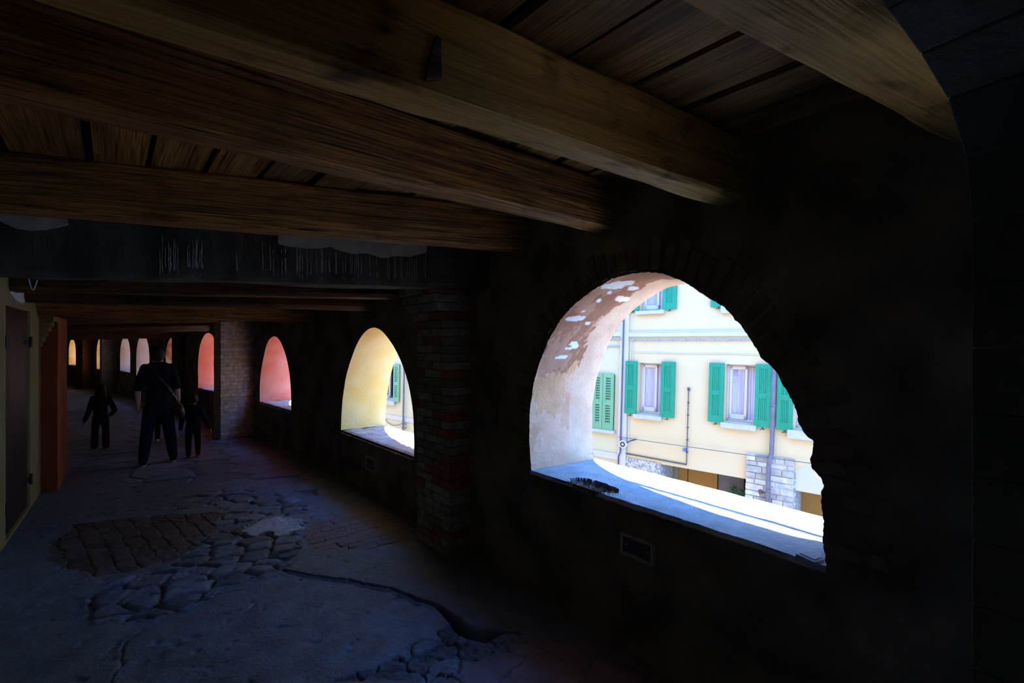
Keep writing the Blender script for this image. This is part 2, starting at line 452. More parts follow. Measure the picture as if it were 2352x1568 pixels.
        for r in range(nr + 1):
            t = (r / nr) ** 1.4
            for k in range(NN):
                s = lerp(ring0[k][0], ring1[k][0], t); z = lerp(ring0[k][1], ring1[k][1], t)
                if face == 0:
                    off = .022 * nz(s + i * 5, z, 0, 3.0, 4) * (0.25 + min(1, 4 * t)) * (1 if r < nr else 0)
                    vs.append(IN(s, z, off))
                else: vs.append(OUTP(s, z))
        for r in range(nr):
            for k in range(NN):
                k2 = (k + 1) % NN
                fs.append((r * NN + k, r * NN + k2, (r + 1) * NN + k2, (r + 1) * NN + k))
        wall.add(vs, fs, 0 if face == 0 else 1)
    # reveal (jambs and soffit)
    rv = MB(); vs = []; fs = []; ms = []
    nd = 60 if i == 1 else 10
    for r in range(nd + 1):
        t = r / nd
        for k, p in enumerate(arc):
            ps_ = arc_s[k]; o2 = outer(*ps_)
            P0 = IN(p[0], p[1], .022 * nz(p[0] + i * 5, p[1], 0, 3.0, 4) * .25); P1 = OUTP(*o2)
            q = lerp(IN(*ps_), P1, t) + (P0 - IN(*ps_)) * max(0, 1 - t * 7)
            am = .010 if 0 < r < nd else 0
            jn = nz(p[0] * 2 + i, p[1] * 2, t * 1.2, 2.2, 3)
            cdir = (IN(cs, cz) - IN(*p)); cdir.normalize()
            q = q + cdir * am * jn
            vs.append(q)
    NN = len(arc)
    for r in range(nd):
        for k in range(NN - 1):
            fs.append((r * NN + k, r * NN + k + 1, (r + 1) * NN + k + 1, (r + 1) * NN + k))
    rv.add(vs, fs, 0)
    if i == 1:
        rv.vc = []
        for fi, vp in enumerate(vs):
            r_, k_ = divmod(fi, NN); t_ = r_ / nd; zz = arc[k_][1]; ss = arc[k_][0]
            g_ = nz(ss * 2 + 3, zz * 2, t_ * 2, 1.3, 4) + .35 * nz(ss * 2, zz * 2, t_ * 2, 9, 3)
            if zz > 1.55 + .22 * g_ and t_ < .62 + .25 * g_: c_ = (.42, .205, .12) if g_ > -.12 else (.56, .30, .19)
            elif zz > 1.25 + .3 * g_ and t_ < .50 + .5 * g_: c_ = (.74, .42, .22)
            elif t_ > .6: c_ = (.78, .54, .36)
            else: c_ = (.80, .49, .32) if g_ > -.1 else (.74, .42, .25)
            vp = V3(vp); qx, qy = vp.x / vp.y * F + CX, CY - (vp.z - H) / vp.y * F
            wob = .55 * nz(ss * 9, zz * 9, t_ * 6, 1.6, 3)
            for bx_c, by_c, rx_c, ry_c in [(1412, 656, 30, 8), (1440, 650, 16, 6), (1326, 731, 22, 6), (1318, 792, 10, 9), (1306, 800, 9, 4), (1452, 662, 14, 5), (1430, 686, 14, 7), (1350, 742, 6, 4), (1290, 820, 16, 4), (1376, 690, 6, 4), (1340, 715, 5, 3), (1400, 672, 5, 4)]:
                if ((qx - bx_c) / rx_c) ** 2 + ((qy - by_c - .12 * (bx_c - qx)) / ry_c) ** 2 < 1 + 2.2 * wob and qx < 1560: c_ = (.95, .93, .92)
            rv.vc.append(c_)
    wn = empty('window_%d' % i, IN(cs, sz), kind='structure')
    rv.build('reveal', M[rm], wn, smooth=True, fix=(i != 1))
    # the sill: a worn slab with a ragged inner edge
    sl = MB(); vs = []; fs = []; chips = set()
    ns, ndp = (240, 56) if i == 1 else ((40, 10) if i in (2, 3) else (10, 4))
    for r in range(ndp + 1):
        t = r / ndp
        for c in range(ns + 1):
            s = lerp(smin - .0, smax + .0, c / ns)
            o2 = outer(s, sz)
            P0 = IN(s, sz, .012 + (.016 * nz(s * 3, i, 0, 2.5, 5) if i < 4 else 0)); P1 = OUTP(o2[0], sz); P1 = P1 + no * .03
            q = lerp(P0, P1, t)
            zz = .006 * nz(q.x * 3, q.y * 3, 0, 2, 4) if i < 4 else 0
            if r == 0: zz -= .02 + .015 * abs(nz(s * 6, i, 1, 2, 3))
            if i == 1:      # broken pit in the left third of the sill
                ds = (s - (smax - .50)) / .19; dt = (t - .13) / .13
                e = ds * ds + dt * dt + .5 * nz(s * 7, t * 5, 2, 2, 4)
                if e < 1:
                    zz -= .055 * (1 - e) ** .4 * (.6 + 1.1 * abs(nz(s * 12, t * 9, 0, 2.2, 4))); chips.add(len(vs))
                elif e < 1.25: zz += .006
            if i in (2, 3):
                zz -= .008 * (abs(((s * 7 + (.5 if int(t * 4) % 2 else 0)) % 1) - .5) > .44) + .008 * (abs((t * 4) % 1 - .5) > .43)
            vs.append((q.x, q.y, sz + zz))
    for r in range(ndp):
        for c in range(ns):
            k = r * (ns + 1) + c; fs.append((k, k + 1, k + ns + 2, k + ns + 1))
    # front lip
    o0 = len(vs)
    for c in range(ns + 1):
        v = vs[c]; vs.append((v[0] + no.x * .05, v[1] + no.y * .05, sz - .055))
    for c in range(ns):
        fs.append((c, c + 1, o0 + c + 1, o0 + c))
    o1 = len(vs)
    for c in range(ns + 1):
        v = vs[ndp * (ns + 1) + c]; vs.append((v[0], v[1], sz - .09))
    for c in range(ns):
        fs.append((ndp * (ns + 1) + c, ndp * (ns + 1) + c + 1, o1 + c + 1, o1 + c))
    sl.add(vs, fs)
    sl.m = [1 if sum(q in chips for q in f_) > 1 else 0 for f_ in sl.f]
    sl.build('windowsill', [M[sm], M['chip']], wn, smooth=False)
    windows.append(wn)
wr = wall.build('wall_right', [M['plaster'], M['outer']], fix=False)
tag(wr, kind='structure')

# ragged brick ring round the big arch, white lime patches on its soffit
A = ARCH[1]
ring = MB(); arc = A['arc']
tot = 0; acc = [0]
for k in range(1, len(arc)): acc.append(acc[-1] + math.dist(arc[k], arc[k - 1]))
def arc_at(t):
    k = 1
    while k < len(acc) - 1 and acc[k] < t: k += 1
    f = (t - acc[k - 1]) / (acc[k] - acc[k - 1]); p, q = arc[k - 1], arc[k]
    return (p[0] + (q[0] - p[0]) * f, p[1] + (q[1] - p[1]) * f)
cs, cz = (A['smin'] + A['smax']) / 2, A['sz'] + .35
rnd = random.Random(3)
t = .03
def INm(s, z, off): 
    a, d, no = A['a'], A['d'], A['no']
    return V3((a.x + d.x * s - no.x * off, a.y + d.y * s - no.y * off, z))
while t < acc[-1] - .07:
    p = arc_at(t); q = arc_at(t + .052)
    def rad(pt, r):
        v = V3((pt[0] - cs, max(0, pt[1] - cz), 0))
        if v.length < 1e-4: v = V3((1, 0, 0))
        v.normalize(); return (pt[0] + v.x * r, pt[1] + v.y * r)
    ln = rnd.choice([.11, .20, .17, .14]); r0 = .012 + rnd.random() * .02
    col = rnd.choice([(.24, .16, .115), (.21, .16, .12), (.24, .20, .15), (.20, .165, .125)])
    pr = .002 + rnd.random() * .008
    c4 = [rad(p, r0), rad(q, r0), rad(q, ln), rad(p, ln)]
    ring.hexa([INm(*x, -.03) for x in c4] + [INm(*x, pr) for x in c4], 0, col)
    t += .066 + rnd.random() * .006
ring.build('arch_brickwork', M['brick'], wr, bevel=.005)
# cable strung along the street side, above the arch
cb = MB()
cb.tube([INm(-.5 + .1 * k, 2.215 + .004 * math.sin(k * .4), -(TH + .13)) for k in range(0, 36)], .017, 8)
cb.build('cable', M['cable'], wr)

# ------------------------------------------------------------------ left wall, door, end walls
LV = [V3(p + (0,)) for p in [(1.68, -3.55), (-5.46, 5.27), (-6.75, 6.75), (-9.6, 9.2), (-15.2, 13.8), (-28.0, 20.5)]]
wl = MB()
def rect_wall(mb, P, u0, u1, z0, z1, holes, depth, mi=0, mih=0, step=None):
    """wall face with rectangular holes; P(u,z,d) -> point; holes' reveals go to d=-depth"""
    us = sorted(set([u0, u1] + [h[0] for h in holes] + [h[1] for h in holes]))
    zs = sorted(set([z0, z1] + [h[2] for h in holes] + [h[3] for h in holes]))
    us = [u for u in us if u0 <= u <= u1]; zs = [z for z in zs if z0 <= z <= z1]
    for a_, b_ in zip(us, us[1:]):
        for c_, d_ in zip(zs, zs[1:]):
            um, zm = (a_ + b_) / 2, (c_ + d_) / 2
            if any(h[0] < um < h[1] and h[2] < zm < h[3] for h in holes): continue
            mb.add([P(a_, c_, 0), P(b_, c_, 0), P(b_, d_, 0), P(a_, d_, 0)], [(0, 1, 2, 3)], mi)
    for h in holes:
        a_, b_, c_, d_ = h[:4]; D = -depth
        mb.add([P(a_, c_, 0), P(b_, c_, 0), P(b_, d_, 0), P(a_, d_, 0), P(a_, c_, D), P(b_, c_, D), P(b_, d_, D), P(a_, d_, D)],
               [(0, 1, 5, 4), (1, 2, 6, 5), (2, 3, 7, 6), (3, 0, 4, 7)], mih)
d0 = (LV[1] - LV[0]); L0 = d0.length; d0 /= L0; n0 = V3((d0.y, -d0.x, 0))     # n0 points into the corridor
def LP(u, z, dd): return LV[0] + d0 * u + n0 * dd + UP * z
def left_u(px):
    r = ray(px, CY); n = V3((d0.y, -d0.x, 0)); t = LV[0].dot(n) / r.dot(n); return (V3((r.x * t, r.y * t, 0)) - LV[0]).dot(d0)
du0, du1 = left_u(13), left_u(69)
rect_wall(wl, LP, 0, L0, -.15, TOPZ, [(du0, du1, .02, 2.065)], .07)
for i in range(1, len(LV) - 1):
    a, b = LV[i], LV[i + 1]
    wl.add([a - UP * .15, b - UP * .15, b + UP * TOPZ, a + UP * TOPZ], [(0, 1, 2, 3)])
wl.add([LV[0] + V3((0, 0, TOPZ)), LV[0]] + [p - n0 * .5 for p in (LV[0], LV[0] + UP * TOPZ)], [(0, 1, 2, 3)])
wlo = wl.build('wall_left', M['ochre'], fix=False); tag(wlo, kind='structure')
pp = MB()    # remnant of white plaster below the beam end
u = left_u(40)
pts = [LP(left_u(x), H + (CY - y) / F * 4.3, .004) for x, y in [(22, 655), (57, 658), (58, 685), (50, 694), (36, 690), (24, 678)]]
pp.add(pts + [p - n0 * .02 for p in pts], [tuple(range(6))] + [(k, (k + 1) % 6, 6 + (k + 1) % 6, 6 + k) for k in range(6)])
pp.build('plaster_patch', M['whitepatch'], wlo)

door = empty('door_1', LP((du0 + du1) / 2, 0, 0), kind='structure')
mid = (du0 + du1) / 2
for k, (a, b) in enumerate(((du0 + .005, mid - .004), (mid + .004, du1 - .005))):
    lf = MB(); nb = 5
    for q in range(nb):
        x0, x1 = lerp(a, b, q / nb) + .002, lerp(a, b, (q + 1) / nb) - .002
        P = [LP(x0, .03, -.06), LP(x1, .03, -.06), LP(x1, .03, -.02), LP(x0, .03, -.02)]
        lf.hexa(P + [p + UP * 2.03 for p in P])
    for zz in (.3, 1.0, 1.75):
        P = [LP(a, zz, -.07), LP(b, zz, -.07), LP(b, zz, -.045), LP(a, zz, -.045)]
        lf.hexa(P + [p + UP * .1 for p in P])
    leaf = lf.build('door_leaf', M['doorwood'], door, bevel=.004)
    for zz in (.28, 1.72):
        hg = MB(); e = b if k else a; sgn = -1 if k else 1
        P = [LP(e - .02 * sgn, zz, -.02), LP(e + .16 * sgn, zz + .0, -.02), LP(e + .16 * sgn, zz, -.008), LP(e - .02 * sgn, zz, -.008)]
        hg.hexa(P + [p + UP * .045 for p in P])
        hg.tube([LP(e - .01 * sgn, zz - .03, .005), LP(e - .01 * sgn, zz + .08, .005)], .014, 8)
        hg.build('hinge', M['iron'], leaf)
bk = MB()
bk.add([LP(du0, 0, -.071), LP(du1, 0, -.071), LP(du1, 2.1, -.071), LP(du0, 2.1, -.071)], [(0, 1, 2, 3)])
bk.build('door_backing', M['void'], door)

for nm, (a, b) in {'wall_back': (WO[0], LV[0]), 'wall_end': (WO[-1], LV[-1])}.items():
    wb = MB(); d = (b - a).normalized(); n = V3((d.y, -d.x, 0)) * .1
    P = [a - d * .1 - n, b + d * .3 - n, b + d * .3 + n, a - d * .1 + n]
    wb.hexa(P + [p + UP * TOPZ for p in P]); o = wb.build(nm, M['plaster']); tag(o, kind='structure')

# ------------------------------------------------------------------ ceiling: boards over the beams + slab above
ce = MB()
rndc = random.Random(11)
poly_r = [p for p in WO]; poly_l = [p for p in LV]
# slab above everything
left_ext = [p - V3((.45, .3, 0)) for p in LV]
outline = [V3((p.x, p.y, 0)) for p in WO] + [V3((p.x, p.y, 0)) for p in reversed(left_ext)]
nn = len(outline)
ce.add([p + UP * 2.78 for p in outline] + [p + UP * 3.0 for p in outline], [tuple(range(nn)), tuple(range(nn, 2 * nn))[::-1]] + [(k, (k + 1) % nn, nn + (k + 1) % nn, nn + k) for k in range(nn)], 1)
# boards in the near bays run along the corridor
BD = V3((-.66, .752, 0)).normalized(); BN = V3((BD.y, -BD.x, 0))
base = V3((-.35, 3.78, 0))
q = .30
while q > -4.4:
    wdt = .20 + rndc.random() * .09
    c = rndc.random(); col = (.55 + .6 * c, .55 + .55 * c, .55 + .5 * c)
    z = 2.685 + rndc.random() * .012
    s0 = -5.5; brk = [s0]
    while brk[-1] < .1:
        brk.append(brk[-1] + 1.6 + rndc.random() * 1.2)
    brk[-1] = .25
    for a_, b_ in zip(brk, brk[1:]):
        if b_ - a_ < .1: continue
        P = [base + BD * (a_ + .004) + BN * q, base + BD * (b_ - .004) + BN * q, base + BD * (b_ - .004) + BN * (q - wdt), base + BD * (a_ + .004) + BN * (q - wdt)]
        t1, t2 = rndc.uniform(-.006, .006), rndc.uniform(-.006, .006)
        zz = [z + t1, z + t2, z + t2, z + t1]
        ce.hexa([p + UP * h for p, h in zip(P, zz)] + [p + UP * (h + .03) for p, h in zip(P, zz)], 0, col)
    q -= wdt + .022 + rndc.random() * .025
# lower slab beyond the plastered beam
far = [V3((-.2, 3.95, 0)), V3((-3.05, 6.95, 0)), V3((-4.7, 8.6, 0)), V3((-7.8, 11.15, 0)), V3((-13.3, 15.6, 0)), V3((-27, 23.2, 0)), V3((-28.2, 20.3, 0)), V3((-15.3, 13.6, 0)), V3((-9.7, 9.0, 0)), V3((-5.6, 5.2, 0)), V3((-3.8, 3.0, 0))]
nn = len(far)
def fz(p): return max(2.10, 2.62 - .05 * max(0, p.length - 3))
ce.add([p + UP * fz(p) for p in far] + [p + UP * 2.79 for p in far], [(0, 1, 9, 10), (1, 2, 8, 9), (2, 3, 8), (3, 4, 7, 8), (4, 5, 6, 7)] + [(k, (k + 1) % nn, nn + (k + 1) % nn, nn + k) for k in range(nn)], 2)
# give the board faces grain coordinates through object space of a rotated frame
cmat = Matrix.Rotation(math.atan2(BD.y, BD.x), 4, 'Z')
inv = cmat.inverted()
ce.v = [tuple(inv @ V3(v)) for v in ce.v]
plank_m = M['planks']
ceo = ce.build('ceiling', [plank_m, M['void'], M['wooddark']], matrix=cmat); tag(ceo, kind='structure')

# ------------------------------------------------------------------ beams
def beam(name, R, Lf, zR, zL, hgt, wid, m, label, rag=.012, roundness=.18, group=None, cat='beam', seed=0, sag=0.0, nxs=None):
    """R, Lf: plan points of the far bottom edge at the right and left end; the beam lies on the camera side of that edge"""
    R = V3((R[0], R[1], 0)); Lf = V3((Lf[0], Lf[1], 0))
    ax = (R - Lf); L = ax.length; ax.normalize()
    ny = V3((-ax.y, ax.x, 0))            # away from the camera (far side)
    if ny.y < 0: ny = -ny
    nxs = nxs or max(24, int(L / .06)); npf = 7
    prof = []
    c = roundness * min(hgt, wid)
    def side(a, b, k):
        return [(a[0] + (b[0] - a[0]) * t / k, a[1] + (b[1] - a[1]) * t / k) for t in range(k)]
    cor = [(-wid + c, 0), (-c * .5, 0), (0, c * .5), (0, hgt - c), (-c, hgt), (-wid + c, hgt), (-wid, hgt - c), (-wid, c)]
    for k in range(8):
        prof += side(cor[k], cor[(k + 1) % 8], 6 if k in (0, 2, 4, 6) else 2)
    n = len(prof); mb = MB(); vs = []; fs = []
    for i in range(nxs + 1):
        x = L * i / nxs; t = i / nxs; z0 = lerp(zL, zR, t) - sag * math.sin(math.pi * t)
        for (y, z) in prof:
            g = nz(x * .9 + seed * 7, y * 5, z * 5, 1.0, 3)
            g2 = nz(x * 2.5 + seed * 3, y * 14 + 5, z * 14, 1.0, 3)
            yy = y + (y + wid / 2) / wid * 2 * rag * (g + .6 * g2)
            zz = z + (z - hgt / 2) / hgt * 2 * rag * (g + .6 * g2)
            vs.append((x, yy, zz + z0))
    for i in range(nxs):
        for k in range(n):
            fs.append((i * n + k, i * n + (k + 1) % n, (i + 1) * n + (k + 1) % n, (i + 1) * n + k))
    fs.append(tuple(range(n))); fs.append(tuple(range(nxs * n, nxs * n + n))[::-1])
    mb.add(vs, fs)
    mtx = Matrix(((ax.x, ny.x, 0, Lf.x), (ax.y, ny.y, 0, Lf.y), (0, 0, 1, 0), (0, 0, 0, 1)))
    o = mb.build(name, m, matrix=mtx)
    sm = o.modifiers.new('smooth', 'BEVEL'); o.modifiers.remove(sm)
    for p in o.data.polygons: p.use_smooth = False
    return tag(o, label, cat, group or (G if name == 'ceiling_beam' else None), 'thing')
def ext(R, Lf, toL=None, e=.10):
    """lengthen a beam line into the right wall by e and to the left until toL metres"""
    r = V3((R[0], R[1], 0)); l = V3((Lf[0], Lf[1], 0)); d = (l - r).normalized()
    return (r - d * e)[:2], ((r + d * toL)[:2] if toL else (l + d * .1)[:2])
G = 'timber beams across the passage ceiling'
R, L_ = ext((1.53, 1.56), (.566, 1.025), 2.9); beam('ceiling_beam', R, L_, 2.405, 2.405, .30, .24, M['woodpale'], 'pale broad timber beam overhead beside the grey arch, crumbling at its lower edge', .02, .16, seed=1)
R, L_ = ext((.981, 2.167), (-.19, 1.36), 3.0); beam('ceiling_beam', R, L_, 2.395, 2.395, .29, .12, M['woodpale'], 'smooth brown timber beam above the large arched opening, dark wedge plate in place of a notch in its side', .015, .15, seed=2)
_b = bpy.data.objects['ceiling_beam.001']; _i = _b.matrix_world.inverted(); wi = MB(); _o = V3((0, 0, H)) 
_c = _i @ _o; _pts = []
for _x, _y in [(1003, 78), (1014, 86), (1016, 178), (979, 182), (985, 140)]:
    _r = _i.to_3x3() @ ray(_x, _y); _t = (-.136 - _c.y) / _r.y; _pts.append(_c + _r * _t)
wi.add(_pts + [p + V3((0, .05, 0)) for p in _pts], [tuple(range(5)), tuple(range(5, 10))[::-1]] + [(k, (k + 1) % 5, 5 + (k + 1) % 5, 5 + k) for k in range(5)])
wi.build('notch_plate', M['wooddark'], _b, matrix=_b.matrix_world.copy(), bevel=.003)  # raised dark plate added for a cut notch, its shade put into colour
R, L_ = ext((.506, 2.743), (-1.39, 1.234), 3.1); beam('ceiling_beam', R, L_, 2.40, 2.40, .275, .13, M['wood'], 'rough grained timber beam ending on the wall left of the large arch top', .010, .12, seed=3)
R, L_ = ext((.051, 3.308), (-2.61, 2.32), 3.45); beam('ceiling_beam', R, L_, 2.39, 2.40, .29, .13, M['wood'], 'dark grained timber beam just in front of the blackened plaster beam', .010, .12, seed=4)
# blackened plaster beam with drips and grey remnants
bp_ = beam('plastered_beam', (-.10, 3.84), (-3.75, 2.86), 2.165, 2.165, .43, .24, M['tarplaster'], 'blackened plaster covered cross beam streaked with pale drips, resting on the stepped brick pillar', .020, .12, seed=5)
bx = V3((-.10 + 3.75, 3.84 - 2.86, 0)); bL = bx.length; bx.normalize(); by = V3((-bx.y, bx.x, 0))
def BP(x, z, off=0.0):  # point on near face, x from left end
    g = nz(x * .9 + 35, -.24 * 5, z * 5, 1.0, 3); g2 = nz(x * 2.5 + 15, -.24 * 14 + 5, z * 14, 1, 3)
    yy = -.24 - .020 * (g + .6 * g2)
    return V3((-3.75, 2.86, 0)) + bx * x + by * (yy - off) + UP * (2.165 + z)
def bface(px):
    r = ray(px, CY); o_ = V3((-3.75, 2.86, 0)) - by * .24; t = o_.dot(by) / r.dot(by); return (V3((r.x * t, r.y * t, 0)) - o_).dot(bx), t
for (x0, x1, ytop, depth_) in [(0, 160, 500, .07), (760, 980, 560, .085), (640, 760, 558, .03)]:
    gp = MB(); s0, t0 = bface(x0); s1, t1 = bface(x1); n = 24
    top = []; bot = []
    for k in range(n + 1):
        s = lerp(s0, s1, k / n); e = math.sin(math.pi * (k + .6) / (n + 1.2)) ** .5
        top.append((s, .43 - .02)); bot.append((s, .43 - .02 - (depth_ * e * (.9 + .5 * nz(s * 5, x0, 0, 1, 3)) + (H + (CY - ytop) / F * t0 - 2.165 - .43 + .02) * -1)))
    vs = [BP(s, z, .012) for s, z in top] + [BP(s, z, .012) for s, z in bot] + [BP(s, z, -.03) for s, z in bot]
    fs = [(k, k + 1, n + 2 + k, n + 1 + k) for k in range(n)] + [(n + 1 + k, n + 2 + k, 2 * n + 3 + k, 2 * n + 2 + k) for k in range(n)]
    gp.add(vs, fs)
    gp.build('plaster_remnant', M['greyplaster'], bp_)
dr = MB(); rd = random.Random(5)
for k in range(70):
    px_ = rd.choice([rd.uniform(350, 480), rd.uniform(520, 980), rd.uniform(620, 960)])
    s, t_ = bface(px_); zt = .30 - rd.random() * .12; zb = .02 + rd.random() * .06
    pts = [BP(s + .0012 * math.sin(q * 1.3 + k), lerp(zt, zb, q / 6), .001) for q in range(7)]
    dr.tube(pts, [.0010, .0018, .0012, .0020, .0014, .0024, .0010], 5)
dr.build('lime_drips', M['greyplaster'], bp_)
# low timbers beyond it
beam('ceiling_beam', (-.95, 4.72), (-4.75, 4.22), 2.175, 2.205, .26, .24, M['wooddark'], 'black squared timber directly behind the blackened plaster beam', .012, .15, seed=6)
beam('ceiling_beam', (-1.55, 5.33), (-5.1, 4.68), 2.10, 2.15, .24, .20, M['wooddark'], 'short lit brown timber above the yellow arched opening', .012, .2, seed=7)
beam('ceiling_beam', (-2.75, 6.85), (-5.55, 5.20), 2.02, 2.035, .40, .34, M['wood'], 'thick rounded log beam carried on the stepped corbel of the red pillar', .03, .42, seed=8, sag=-.01)
beam('ceiling_beam', (-4.9, 8.25), (-6.6, 6.45), 2.11, 1.99, .30, .28, M['wooddark'], 'crooked dark log beam over the walking man, meeting the pale brick pillar', .03, .4, seed=9)
beam('ceiling_beam', (-6.6, 10.15), (-8.6, 8.3), 1.99, 1.85, .32, .28, M['wooddark'], 'dark log beam beyond the pale brick pillar, above the second salmon opening', .03, .4, seed=10)
beam('ceiling_beam', (-7.8, 11.1), (-10.2, 9.6), 1.845, 1.775, .32, .28, M['wooddark'], 'lowest dark log cutting off the tops of the far pink openings', .02, .4, seed=11)

# ------------------------------------------------------------------ pillars
def brick_pier(name, root, pd, wd, p, q, z1, label, corbel=None, cols=None, mortar='mortar', seed=0, paint=None, inset=.012):
    """pillar of brick courses: protrudes p along pd from the wall and runs q along wd"""
    rn = random.Random(seed); root = V3((root[0], root[1], 0))
    pd = V3((pd[0], pd[1], 0)).normalized(); wd = V3((wd[0], wd[1], 0)).normalized()
    mb = MB()
    def cell(a0, a1, b0, b1, z0, z1_, col, mi=0):
        P = [root + pd * a0 + wd * b0, root + pd * a1 + wd * b0, root + pd * a1 + wd * b1, root + pd * a0 + wd * b1]
        mb.hexa([x + UP * z0 for x in P] + [x + UP * z1_ for x in P], mi, col)
    cols = cols or [(.42, .16, .10), (.36, .33, .29), (.48, .44, .38), (.30, .26, .22), (.44, .40, .35)]
    nc = int(z1 / .068); ch = z1 / nc
    cell(-.05, p - inset, inset, q - inset, 0, z1, (.5, .5, .5), 1)
    for c in range(nc):
        z0 = c * ch
        pa = [-.05, p] if (c % 2 or p < .26) else [-.05, p * .5, p]
        nb = max(1, round(q / .26)); off = .5 if c % 2 else 0
        qa = [0] + [max(.05, min(q - .05, (k + off) * q / nb)) for k in range(0 if off else 1, nb)] + [q]
        qa = sorted(set(qa))
        ex = 0
        if corbel:
            for (zz, e) in corbel:
                if z0 + ch * .5 > zz: ex = e
        pa = [x + (ex if x == p else 0) for x in pa]
        if ex: cell(p - .02, p + ex - .012, .012, q - .012, z0, z0 + ch, (.5, .5, .5), 1)
        for a0, a1 in zip(pa, pa[1:]):
            for b0, b1 in zip(qa, qa[1:]):
                g = .005; j = [rn.uniform(-.002, .002) for _ in range(4)]
                col = rn.choice(cols) if not paint else paint
                cell(a0 + g, a1 - (0 if a1 == pa[-1] else g) + j[0], b0 + (j[1] if b0 == 0 else g), b1 - (0 if b1 == qa[-1] else g) + j[2], z0 + g, z0 + ch - g * .4, col)
    o = mb.build(name, [M['brick'], M[mortar]], bevel=.004)
    return tag(o, label, 'pillar', 'brick pillars along the arcade wall', 'thing')
brick_pier('brick_pillar', WV[2], (-.77, -.638), (-.65, .76), .20, .53, 2.20, 'exposed brick pillar with stepped top between the large opening and the yellow one',
           corbel=[(1.90, .035), (1.96, .07), (2.02, .105), (2.08, .14), (2.14, .175)], seed=2)
PG = [(.66, .68, .64), (.60, .62, .58), (.72, .74, .70), (.64, .62, .50)]
brick_pier('brick_pillar', WV[4], (-.68, -.73), (-.72, .69), .55, .45, 2.12, 'pale brick pillar beside the two salmon red openings', cols=PG, seed=3, mortar='greyplaster', inset=.003)
brick_pier('brick_pillar', WV[5], (-.65, -.76), (-.77, .63), .17, .40, 2.0, 'dark slim pillar right of the rusty far opening', seed=4, inset=.003, cols=[(.12, .10, .08), (.14, .12, .10)])
brick_pier('brick_pillar', WV[8], (-.7, -.71), (-.75, .66), .38, .42, 2.1, 'far plastered pillar with rust stain left of the dusty pink openings', cols=[(.30, .25, .22), (.34, .30, .28), (.32, .22, .16)], seed=5, mortar='greyplaster', inset=.003)
brick_pier('brick_pillar', WV[9], (-.6, -.8), (-.86, .51), .31, .45, 2.1, 'farthest reddish brown pillar at the bend of the passage', cols=[(.22, .09, .055)], paint=(.22, .09, .055), seed=6, inset=.003)
# red painted pillar on the left, with its stepped corbel
C0, C1, C2 = V3((-5.50, 5.275, 0)), V3((-5.29, 5.30, 0)), V3((-5.985, 6.12, 0)); C3 = V3((-6.35, 6.0, 0))
rp = MB(); P = [C0, C1, C2, C3]
nzs = 24
vs = []; fs = []
ringp = []
for a, b in zip(P, P[1:] + P[:1]):
    for k in range(6): ringp.append(lerp(a, b, k / 6))
nr = len(ringp)
for r in range(nzs + 1):
    z = 2.04 * r / nzs
    for pt in ringp:
        vs.append((pt.x + .006 * nz(pt.x * 3, pt.y * 3, z * 2, 1, 3), pt.y + .006 * nz(pt.y * 3, pt.x * 3, z * 2, 1, 3), z))
for r in range(nzs):
    for k in range(nr): fs.append((r * nr + k, r * nr + (k + 1) % nr, (r + 1) * nr + (k + 1) % nr, (r + 1) * nr + k))
fs.append(tuple(range(nzs * nr, nzs * nr + nr)))
rp.add(vs, fs)
rpo = rp.build('painted_pillar', M['redpaint'], bevel=.01); tag(rpo, 'brick red painted pillar beside the dark wooden door', 'pillar', None, 'thing')
fd = (C1 - C0).normalized(); fn = V3((fd.y, -fd.x, 0))
cbm = MB()
for k in range(6):
    z0 = 1.69 + .058 * k; ln = .055 + .030 * k
    P = [C0 - fd * .06 - fn * .02, C0 + fd * ln - fn * .02, C0 + fd * ln + fn * .05, C0 - fd * .06 + fn * .05]
    cbm.hexa([x + UP * z0 for x in P] + [x + UP * (z0 + .056) for x in P])
cbm.build('corbel', M['ochre'], rpo, bevel=.004)['label'] = 'stepped ochre plaster corbel'

# ------------------------------------------------------------------ grey cross arch, near right
P0 = V3((1.526, 1.514, 0)) + V3((.49, -.87, 0)).normalized() * .26; AD = V3((-.87, -.49, 0)).normalized(); AE = V3((-AD.y * -1, AD.x, 0)); AE = V3((.49, -.87, 0)).normalized()
crv = []
for x, y in [(2232, 440), (2216, 360), (2192, 262), (2165, 205), (2130, 150), (2092, 92), (2060, 50), (2022, 2)]:
    r = ray(x, y); n = AE; t = P0.dot(n) / r.dot(n); p = V3((0, 0, H)) + r * t
    crv.append(((p - P0).dot(AD), p.z))
q0, z0 = crv[-1]
for k in range(1, 10): crv.append((q0 + (3.1 - 2 * q0) * k / 9, z0 + .09 * math.sin(math.pi * k / 9)))
crv = [(crv[0][0], 0.0), (crv[0][0], .6), (crv[0][0], 1.2), (crv[0][0], 1.8)] + crv
dense = smooth_closed(crv, 27)
ar = MB()
for a, b in zip(dense, dense[1:]):
    def ap(q, z, e): return P0 + AD * q + AE * e + UP * z
    mx_, mz_ = (a[0] + b[0]) / 2, (a[1] + b[1]) / 2
    dq, dz = b[0] - a[0], b[1] - a[1]; ln = math.hypot(dq, dz); g = .0012 / ln
    a2 = (a[0] + dq * g, a[1] + dz * g); b2 = (b[0] - dq * g, b[1] - dz * g)
    nx_, nzz = -dz / ln, dq / ln      # outwards (towards the wall / up)
    if nx_ > 0: nx_, nzz = -abs(nx_), abs(nzz)
    nzz = abs(nzz)
    h = .30 if mz_ > 1.9 else .18
    outv = lambda p: (p[0] + nx_ * h, min(2.79, p[1] + nzz * h))
    c4 = [a2, b2, outv(b2), outv(a2)]
    ar.hexa([ap(q, z, 0.0) for q, z in c4] + [ap(q, z, .9) for q, z in c4])
